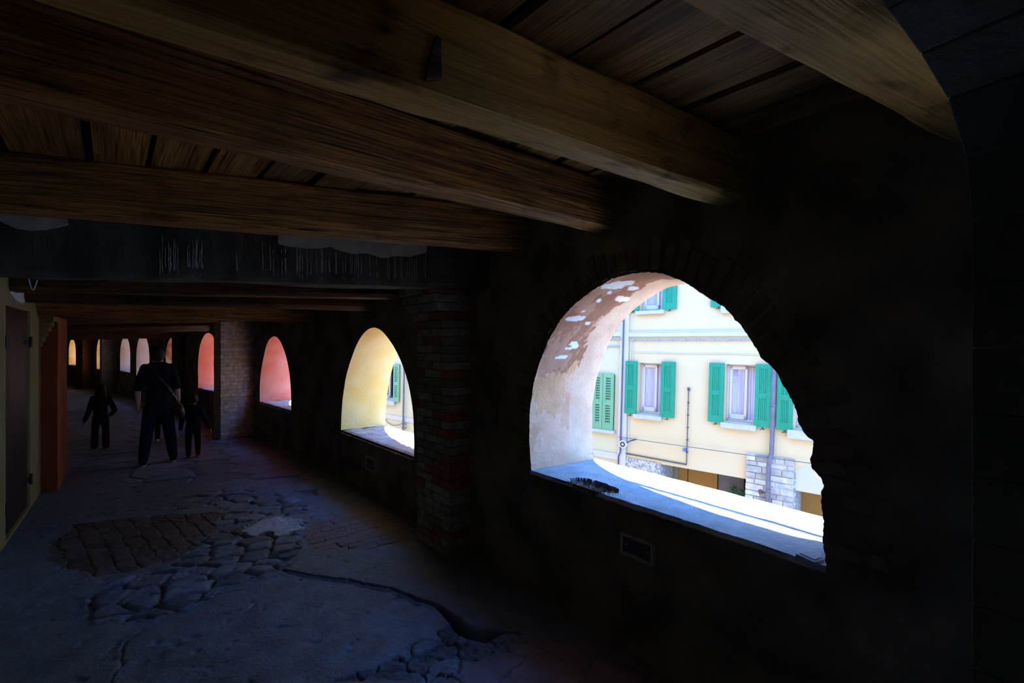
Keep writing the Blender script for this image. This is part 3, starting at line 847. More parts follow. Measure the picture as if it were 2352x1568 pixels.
aro = ar.build('stone_arch', M['archstone'], bevel=.003); tag(aro, 'grey stone cross arch overhead at the upper right corner', 'arch', None, 'thing')

# ------------------------------------------------------------------ floor
def np_noise(x, y, seed, scale):
    rs = np.random.RandomState(seed); T = rs.rand(256, 256).astype(np.float32)
    xs, ys = x * scale + 1000, y * scale + 1000
    xi, yi = np.floor(xs).astype(int), np.floor(ys).astype(int); fx, fy = xs - xi, ys - yi
    fx = fx * fx * (3 - 2 * fx); fy = fy * fy * (3 - 2 * fy)
    g = lambda a, b: T[a % 256, b % 256]
    return (g(xi, yi) * (1 - fx) + g(xi + 1, yi) * fx) * (1 - fy) + (g(xi, yi + 1) * (1 - fx) + g(xi + 1, yi + 1) * fx) * fy
def fbm(x, y, seed, scale, o=4):
    v = 0; a = 1; t = 0
    for k in range(o):
        v = v + a * (np_noise(x, y, seed + k, scale) - .5); t += a; a *= .5; scale *= 2.07
    return v / t * 2
def voro(x, y, seed, sx, sy):
    rs = np.random.RandomState(seed); J = rs.rand(128, 128, 2).astype(np.float32); C = rs.rand(128, 128).astype(np.float32)
    xs, ys = x / sx, y / sy; xi, yi = np.floor(xs).astype(int), np.floor(ys).astype(int)
    f1 = np.full(x.shape, 9.0); f2 = np.full(x.shape, 9.0); cid = np.zeros(x.shape)
    for dx in (-1, 0, 1):
        for dy in (-1, 0, 1):
            cx_, cy_ = xi + dx, yi + dy; j = J[cx_ % 128, cy_ % 128]
            dd = np.hypot(cx_ + .12 + .76 * j[..., 0] - xs, cy_ + .12 + .76 * j[..., 1] - ys)
            m = dd < f1
            f2 = np.where(m, f1, np.minimum(f2, dd)); cid = np.where(m, C[cx_ % 128, cy_ % 128], cid); f1 = np.where(m, dd, f1)
    return f1, f2, cid
def inpoly(x, y, poly):
    ins = np.zeros(x.shape, bool); n = len(poly)
    for i in range(n):
        x1, y1 = poly[i]; x2, y2 = poly[(i + 1) % n]
        c = ((y1 > y) != (y2 > y)) & (x < (x2 - x1) * (y - y1) / (y2 - y1 + 1e-12) + x1); ins ^= c
    return ins
def gp_(pts): return [tuple(ground(a, b)[:2]) for a, b in pts]
R_COB = gp_([(390, 1290), (470, 1240), (500, 1190), (560, 1150), (640, 1165), (690, 1200), (690, 1260), (650, 1310), (600, 1330), (520, 1350), (430, 1410), (330, 1430), (270, 1400), (330, 1330)])
R_COB2 = gp_([(180, 1380), (270, 1330), (340, 1350), (400, 1400), (330, 1440), (210, 1420)])
R_COB3 = gp_([(430, 1135), (520, 1120), (640, 1128), (700, 1150), (690, 1200), (600, 1160), (500, 1165), (400, 1170)])
R_BR1 = gp_([(100, 1250), (180, 1200), (330, 1185), (520, 1178), (500, 1235), (440, 1270), (360, 1290), (250, 1330), (120, 1310)])
R_BR2 = gp_([(692, 1222), (760, 1190), (900, 1140), (985, 1205), (930, 1245), (840, 1262), (720, 1268)])
R_TIL = gp_([(880, 1568), (1060, 1520), (1215, 1470), (1320, 1465), (1600, 1560), (1900, 1700), (1200, 2300), (600, 1900)])
R_RUB = gp_([(760, 1568), (880, 1520), (960, 1470), (1030, 1440), (1100, 1460), (1210, 1462), (1215, 1480), (1100, 1512), (1010, 1568)])
CRACK = gp_([(640, 1306), (700, 1320), (800, 1335), (900, 1356), (960, 1380), (1005, 1395), (1025, 1412), (1055, 1440), (1085, 1456), (1120, 1458), (1155, 1453), (1195, 1456)])
CRW = [.006, .009, .010, .012, .014, .016, .022, .040, .055, .045, .014, .005]
HAIR1 = gp_([(260, 1568), (285, 1520), (270, 1495), (300, 1465), (330, 1440)])
HAIR2 = gp_([(560, 1350), (470, 1370), (380, 1395), (300, 1440)])
def seg_dist(x, y, pl, wdt):
    best = np.full(x.shape, 9.0)
    for k in range(len(pl) - 1):
        ax, ay = pl[k]; bx_, by_ = pl[k + 1]; dx, dy = bx_ - ax, by_ - ay; l2 = dx * dx + dy * dy
        t = np.clip(((x - ax) * dx + (y - ay) * dy) / l2, 0, 1)
        dd = np.hypot(x - ax - t * dx, y - ay - t * dy) / (wdt[k] + (wdt[k + 1] - wdt[k]) * t)
        best = np.minimum(best, dd)
    return best
def floor_eval(x, y):
    n1 = fbm(x, y, 1, 1.3); n2 = fbm(x, y, 9, 9.0); n3 = fbm(x, y, 20, 45.0, 3)
    h = .010 * n1 + .0035 * n2 + .0022 * n3
    col = np.stack([.125 + .02 * n2, .135 + .02 * n2, .155 + .02 * n2], -1)
    wx, wy = x + .03 * n2, y + .03 * fbm(x, y, 33, 9.0)
    # flagstones far away
    u_, v_ = (x * -.64 + y * .77), (x * .77 + y * .64)
    f1, f2, cid = voro(u_ + .03 * n2, v_ + .03 * n1, 4, .38, .55)
    far_ = (y > 5.75 + .25 * n1) | ((y > 5.2) & (x > -2.6))
    g = np.clip((f2 - f1) / .10, 0, 1)
    h = np.where(far_, h + .018 * (g - 1) + .014 * (cid - .5), h)
    c2 = np.stack([.10 + .07 * cid, .105 + .07 * cid, .12 + .075 * cid], -1) * (.45 + .55 * g)[..., None]
    col = np.where(far_[..., None], c2, col)
    ex, ey = wx + .10 * fbm(x, y, 51, 5.0, 2), wy + .10 * fbm(x, y, 61, 5.0, 2)
    def brick(mask, sx, sy, rotx, cA, cB, seed, jl=.07, dep=.010):
        nonlocal h, col
        bu, bv = wx * rotx[0] + wy * rotx[1], -wx * rotx[1] + wy * rotx[0]
        row = np.floor(bv / sy); bu2 = bu / sx + .5 * (row % 2) + .17 * np.sin(row * 2.3); cell_ = np.floor(bu2)
        e = np.minimum(np.minimum(bu2 - cell_, 1 - bu2 + cell_) * sx, np.minimum(bv / sy - row, 1 - bv / sy + row) * sy)
        g_ = np.clip(e / jl / sy * 1.2, 0, 1)
        rs = np.modf(np.abs(np.sin(row * 12.9898 + cell_ * 78.233 + seed) * 43758.5))[0]
        h = np.where(mask, h - dep * (1 - g_) + .009 * (rs - .5), h)
        cc = np.array(cA) + (np.array(cB) - np.array(cA)) * rs[..., None]
        col = np.where(mask[..., None], cc * (.5 + .5 * g_)[..., None], col)
    brick(inpoly(ex, ey, R_BR1), .26, .125, (.75, -.66), (.075, .050, .045), (.10, .075, .072), 1)
    brick(inpoly(wx, wy, R_BR2), .28, .10, (.80, .60), (.17, .125, .12), (.14, .10, .095), 2)
    mt = inpoly(wx, wy, R_TIL)
    brick(mt, .36, .30, (.62, .785), (.22, .12, .11), (.16, .13, .15), 3, .03, .012)
    # cobbles
    m = inpoly(ex, ey, R_COB) | inpoly(ex, ey, R_COB2) | inpoly(ex, ey, R_COB3)
    f1, f2, cid = voro(wx * .8 + wy * .6, -wx * .6 + wy * .8, 8, .23, .155)
    g = np.clip((f2 - f1) / .28, 0, 1)
    dome = np.sqrt(np.clip(g, 0, 1)); h = np.where(m, h - .004, h)
    h = np.where(m, h + .034 * dome - .022 + .012 * (cid - .5), h)
    cc = np.stack([.085 + .08 * cid, .09 + .08 * cid, .11 + .09 * cid], -1) * (.6 + .4 * g)[..., None]
    col = np.where(m[..., None], cc, col)
    # pale mortar spill
    dm = np.hypot((x - ground(630, 1208).x) / .26, (y - ground(630, 1208).y) / .20) + .5 * n2
    ms = dm < 1
    h = np.where(ms, .010 * n2 + .004 * n3 + .012, h)
    col = np.where(ms[..., None], np.array([.34, .36, .40]), col)
    # rubble edge of the slab
    m = inpoly(wx, wy, R_RUB)
    f1, f2, cid = voro(wx, wy, 12, .15, .12); g = np.clip((f2 - f1) / .15, 0, 1)
    h = np.where(m, h + .020 * g - .026 + .018 * (cid - .5) + .008 * n3, h)
    col = np.where(m[..., None], np.stack([.07 + .06 * cid, .072 + .06 * cid, .08 + .065 * cid], -1) * (.5 + .5 * g)[..., None], col)
    # cracks
    dc = seg_dist(wx * .5 + x * .5, wy * .5 + y * .5, CRACK, CRW)
    k = np.clip(1.25 - dc, 0, 1); h = h - .07 * k; h = h + .012 * np.exp(-((dc - 1.6) / .8) ** 2)
    col = col * (1 - .75 * np.clip(1.3 - dc, 0, 1))[..., None]
    for pl in (HAIR1, HAIR2):
        dc = seg_dist(wx, wy, pl, [.006] * len(pl)); h = h - .012 * np.clip(1.3 - dc, 0, 1)
    # pitted spots in the slab
    pit = np.clip(fbm(x, y, 71, 14.0, 2) - .42, 0, 1) * (~far_)
    h = h - .03 * pit
    # gentle rise against the foot of the walls
    return h, col
def floor_patch(xs, ys):
    X, Y = np.meshgrid(xs, ys); Hh, C = floor_eval(X, Y)
    return X, Y, Hh, C
def in_corridor(x, y):
    poly = [tuple((WV[k] * .5 + WO[k] * .5)[:2]) for k in range(len(WV))] + [tuple((p - V3((.3, .2, 0)))[:2]) for p in reversed(LV)]
    return inpoly(x, y, poly)
VV = []; FF = []; CC = []; off = 0
for xs, ys in ((np.arange(-5.9, 1.9, .0078), np.arange(2.0, 6.0, .0078)), (np.arange(-6.6, 2.21, .10), np.array([-3.7, -2.5, -1, 0, 1, 1.5, 2.0])),
               (np.arange(-14, -1.0, .034), np.arange(5.97, 12.0, .034)), (np.arange(-28.5, -6.0, .15), np.arange(11.85, 24.2, .15)), (np.arange(-28.5, -13.8, .2), np.arange(8, 12.1, .2)),(np.arange(2.2,6.4,.3),np.arange(-3.7,2.3,.3))):
    X, Y, Hh, C = floor_patch(xs, ys); ny_, nx_ = X.shape
    V = np.stack([X, Y, Hh], -1).reshape(-1, 3); idx = np.arange(ny_ * nx_).reshape(ny_, nx_)
    q = np.stack([idx[:-1, :-1], idx[:-1, 1:], idx[1:, 1:], idx[1:, :-1]], -1).reshape(-1, 4)
    cxm = (X[:-1, :-1] + X[1:, 1:]).ravel() / 2; cym = (Y[:-1, :-1] + Y[1:, 1:]).ravel() / 2
    q = q[in_corridor(cxm, cym)]
    used = np.unique(q); remap = np.full(len(V), -1); remap[used] = np.arange(len(used))
    VV.append(V[used]); CC.append(C.reshape(-1, 3)[used]); FF.append(remap[q] + off); off += len(used)
VV = np.concatenate(VV); FF = np.concatenate(FF); CC = np.clip(np.concatenate(CC), .01, 1)
me = bpy.data.meshes.new('floor'); me.vertices.add(len(VV)); me.vertices.foreach_set('co', VV.astype(np.float32).ravel())
me.loops.add(FF.size); me.loops.foreach_set('vertex_index', FF.astype(np.int32).ravel())
me.polygons.add(len(FF)); me.polygons.foreach_set('loop_start', np.arange(0, FF.size, 4, dtype=np.int32))
me.update(calc_edges=True)
at = me.color_attributes.new('col', 'FLOAT_COLOR', 'POINT'); at.data.foreach_set('color', np.concatenate([CC, np.ones((len(CC), 1))], 1).astype(np.float32).ravel())
me.polygons.foreach_set('use_smooth', [True] * len(FF)); me.materials.append(M['floor']); me.validate()
fo = bpy.data.objects.new('floor', me); COL.objects.link(fo); tag(fo, kind='structure')
fb = MB(); bpts = [lerp(WV[k], WO[k], .5) for k in range(len(WV))] + [p - V3((.3, .2, 0)) for p in reversed(LV)]
fb.add([p - UP * .12 for p in bpts] + [p - UP * .16 for p in bpts], [tuple(range(len(bpts))), tuple(range(len(bpts), 2 * len(bpts)))[::-1]])
fb.build('floor_bed', M['void'], fo)

# ------------------------------------------------------------------ street and the houses opposite
FU = V3((1.21, -1, 0)).normalized(); FN = -V3((1.0, 1.21, 0)).normalized()        # FN points towards the arcade
FO = V3((2.95, 9.5, 0)); LEAN = .028
STREET = -3.6
def FP(u, z, d=0.0): return FO + FU * (u + LEAN * (z - 1.0)) + FN * d + UP * z
def fpx(px, py, d=0.0):
    r = ray(px, py); o_ = FO + FN * d; t = o_.dot(FN) / r.dot(FN); p = V3((0, 0, H)) + r * t
    return (p - FO).dot(FU) - LEAN * (p.z - 1.0), p.z
def FZ(zx, zy, d=0.0): return fpx(1180 + zx * .47832, 580 + zy * .47832, d)
def F6(zx, zy, d=0.0): return fpx(440 + zx * .24232, 720 + zy * .24232, d)
def fbox(mb, u0, u1, z0, z1, d0, d1, mi=0, col=None):
    P = [FP(u0, z0, d0), FP(u1, z0, d0), FP(u1, z0, d1), FP(u0, z0, d1)]
    Q = [FP(u0, z1, d0), FP(u1, z1, d0), FP(u1, z1, d1), FP(u0, z1, d1)]
    mb.hexa(P + Q, mi, col)
def rectz(x0, y0, x1, y1, fn=FZ):
    a = fn(x0, (y0 + y1) / 2); b = fn(x1, (y0 + y1) / 2); xm = (x0 + x1) / 2
    return a[0], b[0], fn(xm, y1)[1], fn(xm, y0)[1]
st = MB(); c = FO + FN * 3.0
P = [c + FU * -45 + FN * 8, c + FU * 25 + FN * 8, c + FU * 25 - FN * 9, c + FU * -45 - FN * 9]
st.hexa([p + UP * (STREET - .2) for p in P] + [p + UP * STREET for p in P]); tag(st.build('street', M['street']), kind='structure')

ub = FZ(548, 700)[0]            # joint between the two houses
zlow = FZ(1000, 1066)[1]        # lower edge of the render above the ground-floor openings
ZT = 6.8
def shutter_boards(mb, u0, u1, z0, z1, d, ang=0.0):
    """panelled shutter of vertical boards; stands off the wall by d"""
    w_ = u1 - u0; fr = .07; h_ = z1 - z0
    def b(a0, a1, c0, c1, e0, e1): fbox(mb, a0, a1, c0, c1, e0, e1)
    b(u0, u0 + fr, z0, z1, d, d + .045); b(u1 - fr, u1, z0, z1, d, d + .045)
    zm = z0 + h_ * .50
    for c0, c1 in ((z0, z0 + .13), (zm - .05, zm + .05), (z1 - .08, z1)): b(u0 + fr, u1 - fr, c0, c1, d, d + .043)
    n = 4; iw = (u1 - u0 - 2 * fr) / n
    for k in range(n):
        b(u0 + fr + k * iw + .002, u0 + fr + (k + 1) * iw - .002, z0 + .1, z1 - .06, d + .012, d + .034)
    b(u0 + fr, u1 - fr, z0 + .1, z1 - .06, d + .004, d + .012)
def shutter_slats(mb, u0, u1, z0, z1, d):
    fr = .07; h_ = z1 - z0; zm = z0 + h_ * .48
    fbox(mb, u0, u0 + fr, z0, z1, d, d + .045); fbox(mb, u1 - fr, u1, z0, z1, d, d + .045)
    for c0, c1 in ((z0, z0 + .14), (zm - .05, zm + .05), (z1 - .09, z1)): fbox(mb, u0 + fr, u1 - fr, c0, c1, d, d + .043)
    for lo_, hi_ in ((z0 + .14, zm - .05), (zm + .05, z1 - .09)):
        n = max(3, int((hi_ - lo_) / .052))
        for k in range(n):
            za = lo_ + (hi_ - lo_) * k / n; zb = lo_ + (hi_ - lo_) * (k + .40) / n
            P = [FP(u0 + fr, za, d + .042), FP(u1 - fr, za, d + .042), FP(u1 - fr, za + .008, d + .044), FP(u0 + fr, za + .008, d + .044)]
            Q = [FP(u0 + fr, zb + .01, d + .008), FP(u1 - fr, zb + .01, d + .008), FP(u1 - fr, zb + .02, d + .010), FP(u0 + fr, zb + .02, d + .010)]
            mb.hexa(P + Q)
def sill_box(mb, u0, u1, z0, z1): 
    fbox(mb, u0, u1, z0, z1, -.10, .10)
def make_window(parent, op, sash, sillr, lsh, rsh, style='boards', smat='green', curtained=True):
    """op: opening u0,u1,z0,z1; sash: (u0,u1); lsh/rsh: shutter rects or None"""
    u0, u1, z0, z1 = op; D = -.15; f = .05
    fr = MB()
    f = .04
    for a0, a1, c0, c1 in ((u0, u0 + f, z0, z1), (u1 - f, u1, z0, z1), (u0, u1, z0, z0 + f), (u0, u1, z1 - f, z1)): fbox(fr, a0, a1, c0, c1, D - .05, D)
    s0 = u0 + .045; s1 = u0 + (u1 - u0) * .66; g = .042
    for a0, a1, c0, c1 in ((s0, s0 + g, z0 + f, z1 - f), (s1 - g, s1, z0 + f, z1 - f), (s0, s1, z0 + f, z0 + f + .09), (s0, s1, z1 - f - .06, z1 - f)): fbox(fr, a0, a1, c0, c1, D - .04, D + .02)
    wn = fr.build('window', M['pvc'], parent, bevel=.004)
    gl = MB(); fbox(gl, s0 + g, s1 - g, z0 + .12, z1 - .10, D - .015, D - .008); gl.build('pane', M['glass'], wn)
    if u1 - s1 > .12:      # the second leaf, ajar
        lf = MB(); a0 = s1 + .04
        for c0, c1 in ((z0 + f, z0 + f + .08), (z1 - f - .06, z1 - f)): fbox(lf, a0 + .03, u1 - f, c0, c1, D - .16, D - .12)
        fbox(lf, u1 - f - .06, u1 - f, z0 + f, z1 - f, D - .14, D - .08)
        lf.build('open_sash', M['pvc'], wn)
    n = 26 if curtained else 0; cu = MB(); vs = []; fs = []
    for span in range(1): pass
    for k in range(n + 1 if n else 0):
        u = lerp(s0 + .02, u1 - .06, k / n); dd = D - .05 + .012 * math.sin(k * 1.9) + .008 * math.sin(k * .7)
        vs += [FP(u, z0 + .01, dd + .01 * math.sin(k * 1.3)), FP(u, z1 - .05, dd)]
    for k in range(n): fs.append((2 * k, 2 * k + 2, 2 * k + 3, 2 * k + 1))
    if n:
        cu.add(vs, fs); co_ = cu.build('curtain', M['curtain'], wn)
        so_ = co_.modifiers.new('thickness', 'SOLIDIFY'); so_.thickness = .004
    rm_ = MB(); fbox(rm_, u0 - .2, u1 + .2, z0 - .2, z1 + .2, D - .95, D - .9)
    for a0, a1, c0, c1 in ((u0 - .2, u0 - .18, z0 - .2, z1 + .2), (u1 + .18, u1 + .2, z0 - .2, z1 + .2), (u0 - .2, u1 + .2, z0 - .2, z0 - .18), (u0 - .2, u1 + .2, z1 + .18, z1 + .2)): fbox(rm_, a0, a1, c0, c1, D - .9, D - .05)
    rm_.build('room_interior', M['room'], wn)
    if sillr:
        sb = MB(); sill_box(sb, *sillr); sb.build('window_ledge', M['sillgrey'], wn, bevel=.008)
    for r in (lsh, rsh):
        if r:
            sm_ = MB()
            (shutter_boards if style == 'boards' else shutter_slats)(sm_, r[0], r[1], r[2], r[3], .025)
            s_ = sm_.build('shutter', M[smat], wn, bevel=.003)
            # iron hook under the shutter
            hk = MB(); um = (r[0] + r[1]) / 2
            hk.tube([FP(um, r[2] + .01, -.01), FP(um, r[2] - .01, .05), FP(um + .04, r[2] - .03, .08), FP(um - .03, r[2] - .035, .09)], .010, 6)
            hk.build('shutter_hook', M['iron'], wn)
    return wn

# --- cream house
bA = empty('building', FP(ub + 3, STREET, 0), 'cream rendered house with emerald green shutters across the street', 'building')
def zrow(x, y): return FZ(x, y)[1]
opA = rectz(598, 530, 716, 776); opB = rectz(1015, 537, 1163, 816)
shAl = rectz(540, 520, 595, 772); shAr = rectz(712, 523, 777, 790)
shBl = rectz(940, 529, 1012, 812); shBr = rectz(1161, 535, 1240, 836)
shCl = rectz(1267, 543, 1345, 846)
opC = (shCl[1] + .03, shCl[1] + .95, opB[2], opB[3])
shDr = rectz(722, 145, 786, 272)
dz_ = FZ(755, 272)[1] - shAr[2]
def up(r): return (r[0] + .0, r[1] + .0, r[2] + dz_, r[3] + dz_)
opD = up(opA); opD = (opD[0], opD[1], FZ(660, 280)[1], opD[3]); opE = up(opB); opF = up(opC)
holes = [opA, opB, opC, opD, opE, opF]
# ground-floor openings
uS1 = FZ(705, 1040)[0]; uP0, uP1 = FZ(1115, 1080)[0], FZ(1349, 1080)[0]; uR = FZ(1395, 1180)[0]
END = uP1 + 7.5
gh = [(ub + .02, uP0, STREET, zlow), (uP1, END - 1.0, STREET, FZ(1400, 1150)[1])]
fw = MB()
rect_wall(fw, FP, ub, END, STREET, ZT, holes + gh, .20)
fw.add([FP(END, STREET, 0), FP(END, STREET, -6), FP(END, ZT, -6), FP(END, ZT, 0)], [(0, 1, 2, 3)])
fw.add([FP(ub, ZT, 0), FP(END, ZT, 0), FP(END, ZT, -6), FP(ub, ZT, -6)], [(0, 1, 2, 3)])
fw.add([FP(ub, STREET, -6), FP(END, STREET, -6), FP(END, ZT, -6), FP(ub, ZT, -6)], [(0, 1, 2, 3)])
fw.build('house_wall', M['facade'], bA, fix=False)
make_window(bA, opA, (FZ(620, 650)[0] , FZ(697, 650)[0]), rectz(580, 778, 715, 799), shAl, shAr)
make_window(bA, opB, (FZ(1042, 680)[0], FZ(1124, 680)[0]), rectz(998, 819, 1168, 846), shBl, shBr)
make_window(bA, opC, (opC[0] + .15, opC[0] + .55), (opC[0] - .1, opC[1] + .1, opC[2] - .17, opC[2] - .02), (shCl[0], shCl[1], shBl[2] - .01, shBl[3]), (opC[1], opC[1] + .5, shBl[2], shBl[3]))
sD = (FZ(635, 230)[0], FZ(697, 230)[0])
make_window(bA, opD, sD, rectz(592, 279, 728, 296), (shAl[0], shAl[1], FZ(590, 280)[1], shAl[3] + dz_), (shDr[0], shDr[1], shDr[2], shAr[3] + dz_))
zE = FZ(960, 262)[1]
shEl = (FZ(950, 250)[0], FZ(950, 250)[0] + (shBl[1] - shBl[0]), zE, zE + (shBl[3] - shBl[2]))
make_window(bA, opE, (opE[0] + .15, opE[0] + .6), (opE[0] - .1, opE[1] + .1, opE[2] - .17, opE[2] - .02), shEl, up(shBr))
make_window(bA, opF, (opF[0] + .15, opF[0] + .55), (opF[0] - .1, opF[1] + .1, opF[2] - .17, opF[2] - .02), up((shCl[0], shCl[1], shBl[2], shBl[3])), up((opC[1], opC[1] + .5, shBl[2], shBl[3])))
# string course
sc_ = MB(); z0, z1 = FZ(800, 402)[1], FZ(800, 380)[1]
fbox(sc_, ub, END, z0, z1, -.02, .035); fbox(sc_, ub, END, z1, z1 + .015, -.02, .05)
sc_.build('string_course', M['white'], bA)
# conduit with clips under it
cd = MB(); zc = FZ(850, 418)[1]
cd.tube([FP(ub + .02 + k * .5, zc, .035) for k in range(0, 22)], .014, 8)
for k in range(40): fbox(cd, ub + .1 + k * .27, ub + .125 + k * .27, zc - .022, zc + .022, 0, .05)
cd.build('conduit', M['bluepipe'], bA)
cd = MB(); zc = FZ(850, 484)[1]
cd.tube([FP(ub + .02 + k * .5, zc + .006 * math.sin(k * 2.1), .012) for k in range(0, 22)], .008, 6)
ud = FZ(562, 500)[0]
cd.tube([FP(ud, FZ(562, 420)[1], .012), FP(ud, FZ(562, 960)[1], .012)], .012, 6); cd.tube([FP(ud + .06, FZ(562, 420)[1], .012), FP(ud + .06, FZ(562, 520)[1], .012)], .008, 6)
cd.build('wall_cable', M['greycable'], bA)
# gas riser
gp2 = MB(); a = FZ(842, 660); b = FZ(832, 1016); c_ = FZ(522, 972)
gp2.tube([FP(a[0], a[1], .03), FP(b[0], b[1], .03)], .010, 8); gp2.tube([FP(b[0], b[1], .03), FP(c_[0], b[1] + .02, .03)], .014, 8)
gp2.tube([FP(c_[0], b[1] + .03, .03), FP(c_[0] - .01, STREET, .03)], .014, 8)
gp2.sphere(FP(a[0], a[1] + .03, .03), .028)
for k in range(6): fbox(gp2, a[0] - .016, a[0] + .016, lerp(a[1], b[1], k / 6) - .008, lerp(a[1], b[1], k / 6) + .01, 0, .045)
gpo = gp2.build('gas_pipe', M['gaspipe'], bA)
bt = MB(); a = FZ(824, 944); fbox(bt, a[0] - .03, a[0] + .03, a[1] - .03, a[1] + .02, .0, .06); bt.build('blue_tap', M['blue'], gpo)
# big downpipe with an offset
dp = MB(); x1 = FZ(1250, 700)[0]; zA, zB = FZ(1245, 965)[1], FZ(1235, 1005)[1]; x2 = FZ(1232, 1050)[0]
dp.tube([FP(x1, ZT, .07), FP(x1, zA + .02, .07), FP(x1 - .01, zA - .02, .08), FP(x2, zB, .13), FP(x2 - .005, zB - .06, .14), FP(x2, STREET, .14)], .037, 12)
for zz in (1.9, .6, -.9): dp.tube([FP(x1 if zz > zA else x2, zz, .07 if zz > zA else .14), FP(x1 if zz > zA else x2, zz + .05, .07 if zz > zA else .14)], .043, 12)
dp.build('downpipe', M['pipe'], bA, smooth=True)
# ground floor: recess walls, doors, stone pillars
gr = MB(); DB = -.75
u_a, u_b, u_c, u_d, u_e = ub, FZ(705, 1040, DB)[0], FZ(797, 1040, DB)[0], FZ(976, 1080, DB)[0], FZ(1106, 1100, DB)[0]
fbox(gr, u_b - .02, u_c, STREET, zlow + .3, DB - .1, DB); fbox(gr, u_a, u_b, STREET, zlow + .3, DB - .1, DB)
fbox(gr, u_a, END, zlow + .29, zlow + .4, DB - .1, -.01)
gr.build('ground_floor_wall', M['olive'], bA)
g1 = MB()
um = FZ(838, 1080, DB)[0]
fbox(g1, u_c, um - .01, STREET, zlow + .28, DB - .06, DB + .02); fbox(g1, um + .01, u_d, STREET, zlow + .28, DB - .06, DB + .03); fbox(g1, u_d - .04, u_d + .02, STREET, zlow + .28, DB - .06, DB + .06)
g1.build('garage_door', M['browndoor'], bA)['label'] = 'brown garage door'
g1 = MB(); fbox(g1, u_d + .03, u_e, STREET, zlow + .28, DB - .06, DB + .01); fbox(g1, u_d + .06, u_e - .02, -2.4, -2.38, DB, DB + .02)
g1.build('garage_door', M['greydoor'], bA)['label'] = 'grey garage door'
g1 = MB(); fbox(g1, u_e, uP0 + .2, STREET, zlow + .28, DB - .3, DB - .25); g1.build('door_gap', M['void'], bA)
u_f = FZ(1395, 1200, DB)[0]
g1 = MB(); fbox(g1, u_f - .1, END - 1, STREET, zlow + .1, DB - .06, DB + .02); g1.build('garage_door', M['browndoor'], bA)['label'] = 'brown garage door right of the stone pillar'
def stones(mb, u0, u1, z0, z1, d0, d1, seed, rh=.115):
    rn = random.Random(seed); z = z0
    while z < z1 - .02:
        h_ = min(rh * rn.uniform(.75, 1.15), z1 - z); u = u0
        while u < u1 - .02:
            w_ = min(rn.uniform(.14, .32), u1 - u)
            if u1 - u - w_ < .1: w_ = u1 - u
            g = rn.uniform(.62, 1.15); c_ = (g * rn.uniform(.95, 1.08), g, g * rn.uniform(.9, 1.08))
            fbox(mb, u + .006, u + w_ - .006, z + .005, z + h_ - .006, d0, d1 + rn.uniform(-.012, .012), 0, c_)
            u += w_
        z += h_
    fbox(mb, u0 + .01, u1 - .01, z0, z1 - .01, d0, d1 - .02, 0, (.9, .88, .85))
zp = FZ(1230, 975)[1]
s_ = MB(); stones(s_, uP0, uP1, STREET, zp, -.7, .06, 4); s_.build('stone_pillar', M['stone'], bA, bevel=.012)['label'] = 'pale stone block pillar'
s_ = MB(); fbox(s_, uP1 - .03, uP1 + .02, STREET, FZ(1345, 1140)[1] + .3, -.72, .02); s_.build('pillar_side', M['stonepit'], bA)
s_ = MB(); fbox(s_, ub + .0, uS1, STREET, zlow + .02, -.7, .02); s_.build('pitted_pier', M['stonepit'], bA)['label'] = 'pitted stone pier under the render'
wp = MB(); a, b = FZ(1349, 1050), FZ(1476, 1160)
pts = [(a[0], FZ(1360, 1045)[1]), (a[0], zlow - .03), (b[0] + .6, zlow - .03), (b[0] + .6, zlow + .25), (a[0] + .55, zlow + .12), (a[0] + .3, zlow + .22), (a[0] + .22, zlow + .45)]
wp.add([FP(u, z, .006) for u, z in pts] + [FP(u, z, -.02) for u, z in pts], [tuple(range(7))] + [(k, (k + 1) % 7, 7 + (k + 1) % 7, 7 + k) for k in range(7)])
wp.build('white_repair_patch', M['white'], bA)
sp = MB(); a, b, c_ = FZ(1185, 1147, .08), FZ(1217, 1152, .08), FZ(1220, 1216, .08)
sp.tube([FP(*a, .08), FP(b[0], a[1], .08), FP(b[0], STREET, .08)], .012, 6); fbox(sp, a[0] - .03, a[0] + .03, a[1] - .03, a[1] + .03, .06, .10)
sp.build('water_pipe', M['gaspipe'], bA)
# roof
rf = MB(); fbox(rf, ub, END + .3, ZT, ZT + .12, -6.2, .35); rf.build('roof', M['chip'], bA)

# --- pale green house with the white corner strip
bB = empty('building', FP(ub - 3, STREET, 0), 'pale greenish house with louvred shutters seen left of the cream one', 'building')
u0p = FZ(510, 660)[0]; UL = -26.0
opG = rectz(386, 582, 484, 842)
w1 = F6(1925, 650)[0]; sh6 = rectz(1928, 480, 1980, 836, F6)
w0 = F6(1850, 650)[0]
opH = (w0 - .9, w1, sh6[2] + .03, sh6[3])
opI = (opG[0] - 4.3, opG[0] - 3.4, opH[2], opH[3])
fw = MB(); rect_wall(fw, FP, UL, ub, STREET, ZT + .3, [opG, opH, ], .20)
for aa, bb_ in ((UL, ub),):
    fw.add([FP(aa, ZT + .3, 0), FP(bb_, ZT + .3, 0), FP(bb_, ZT + .3, -6), FP(aa, ZT + .3, -6)], [(0, 1, 2, 3)])
fw.add([FP(UL, STREET, 0), FP(UL, STREET, -6), FP(UL, ZT + .3, -6), FP(UL, ZT + .3, 0)], [(0, 1, 2, 3)])
fw.add([FP(UL, STREET, -6), FP(ub, STREET, -6), FP(ub, ZT + .3, -6), FP(UL, ZT + .3, -6)], [(0, 1, 2, 3)])
fw.build('house_wall', M['facade2'], bB, fix=False)
um = FZ(433, 700)[0]; shG = rectz(386, 580, 484, 846)
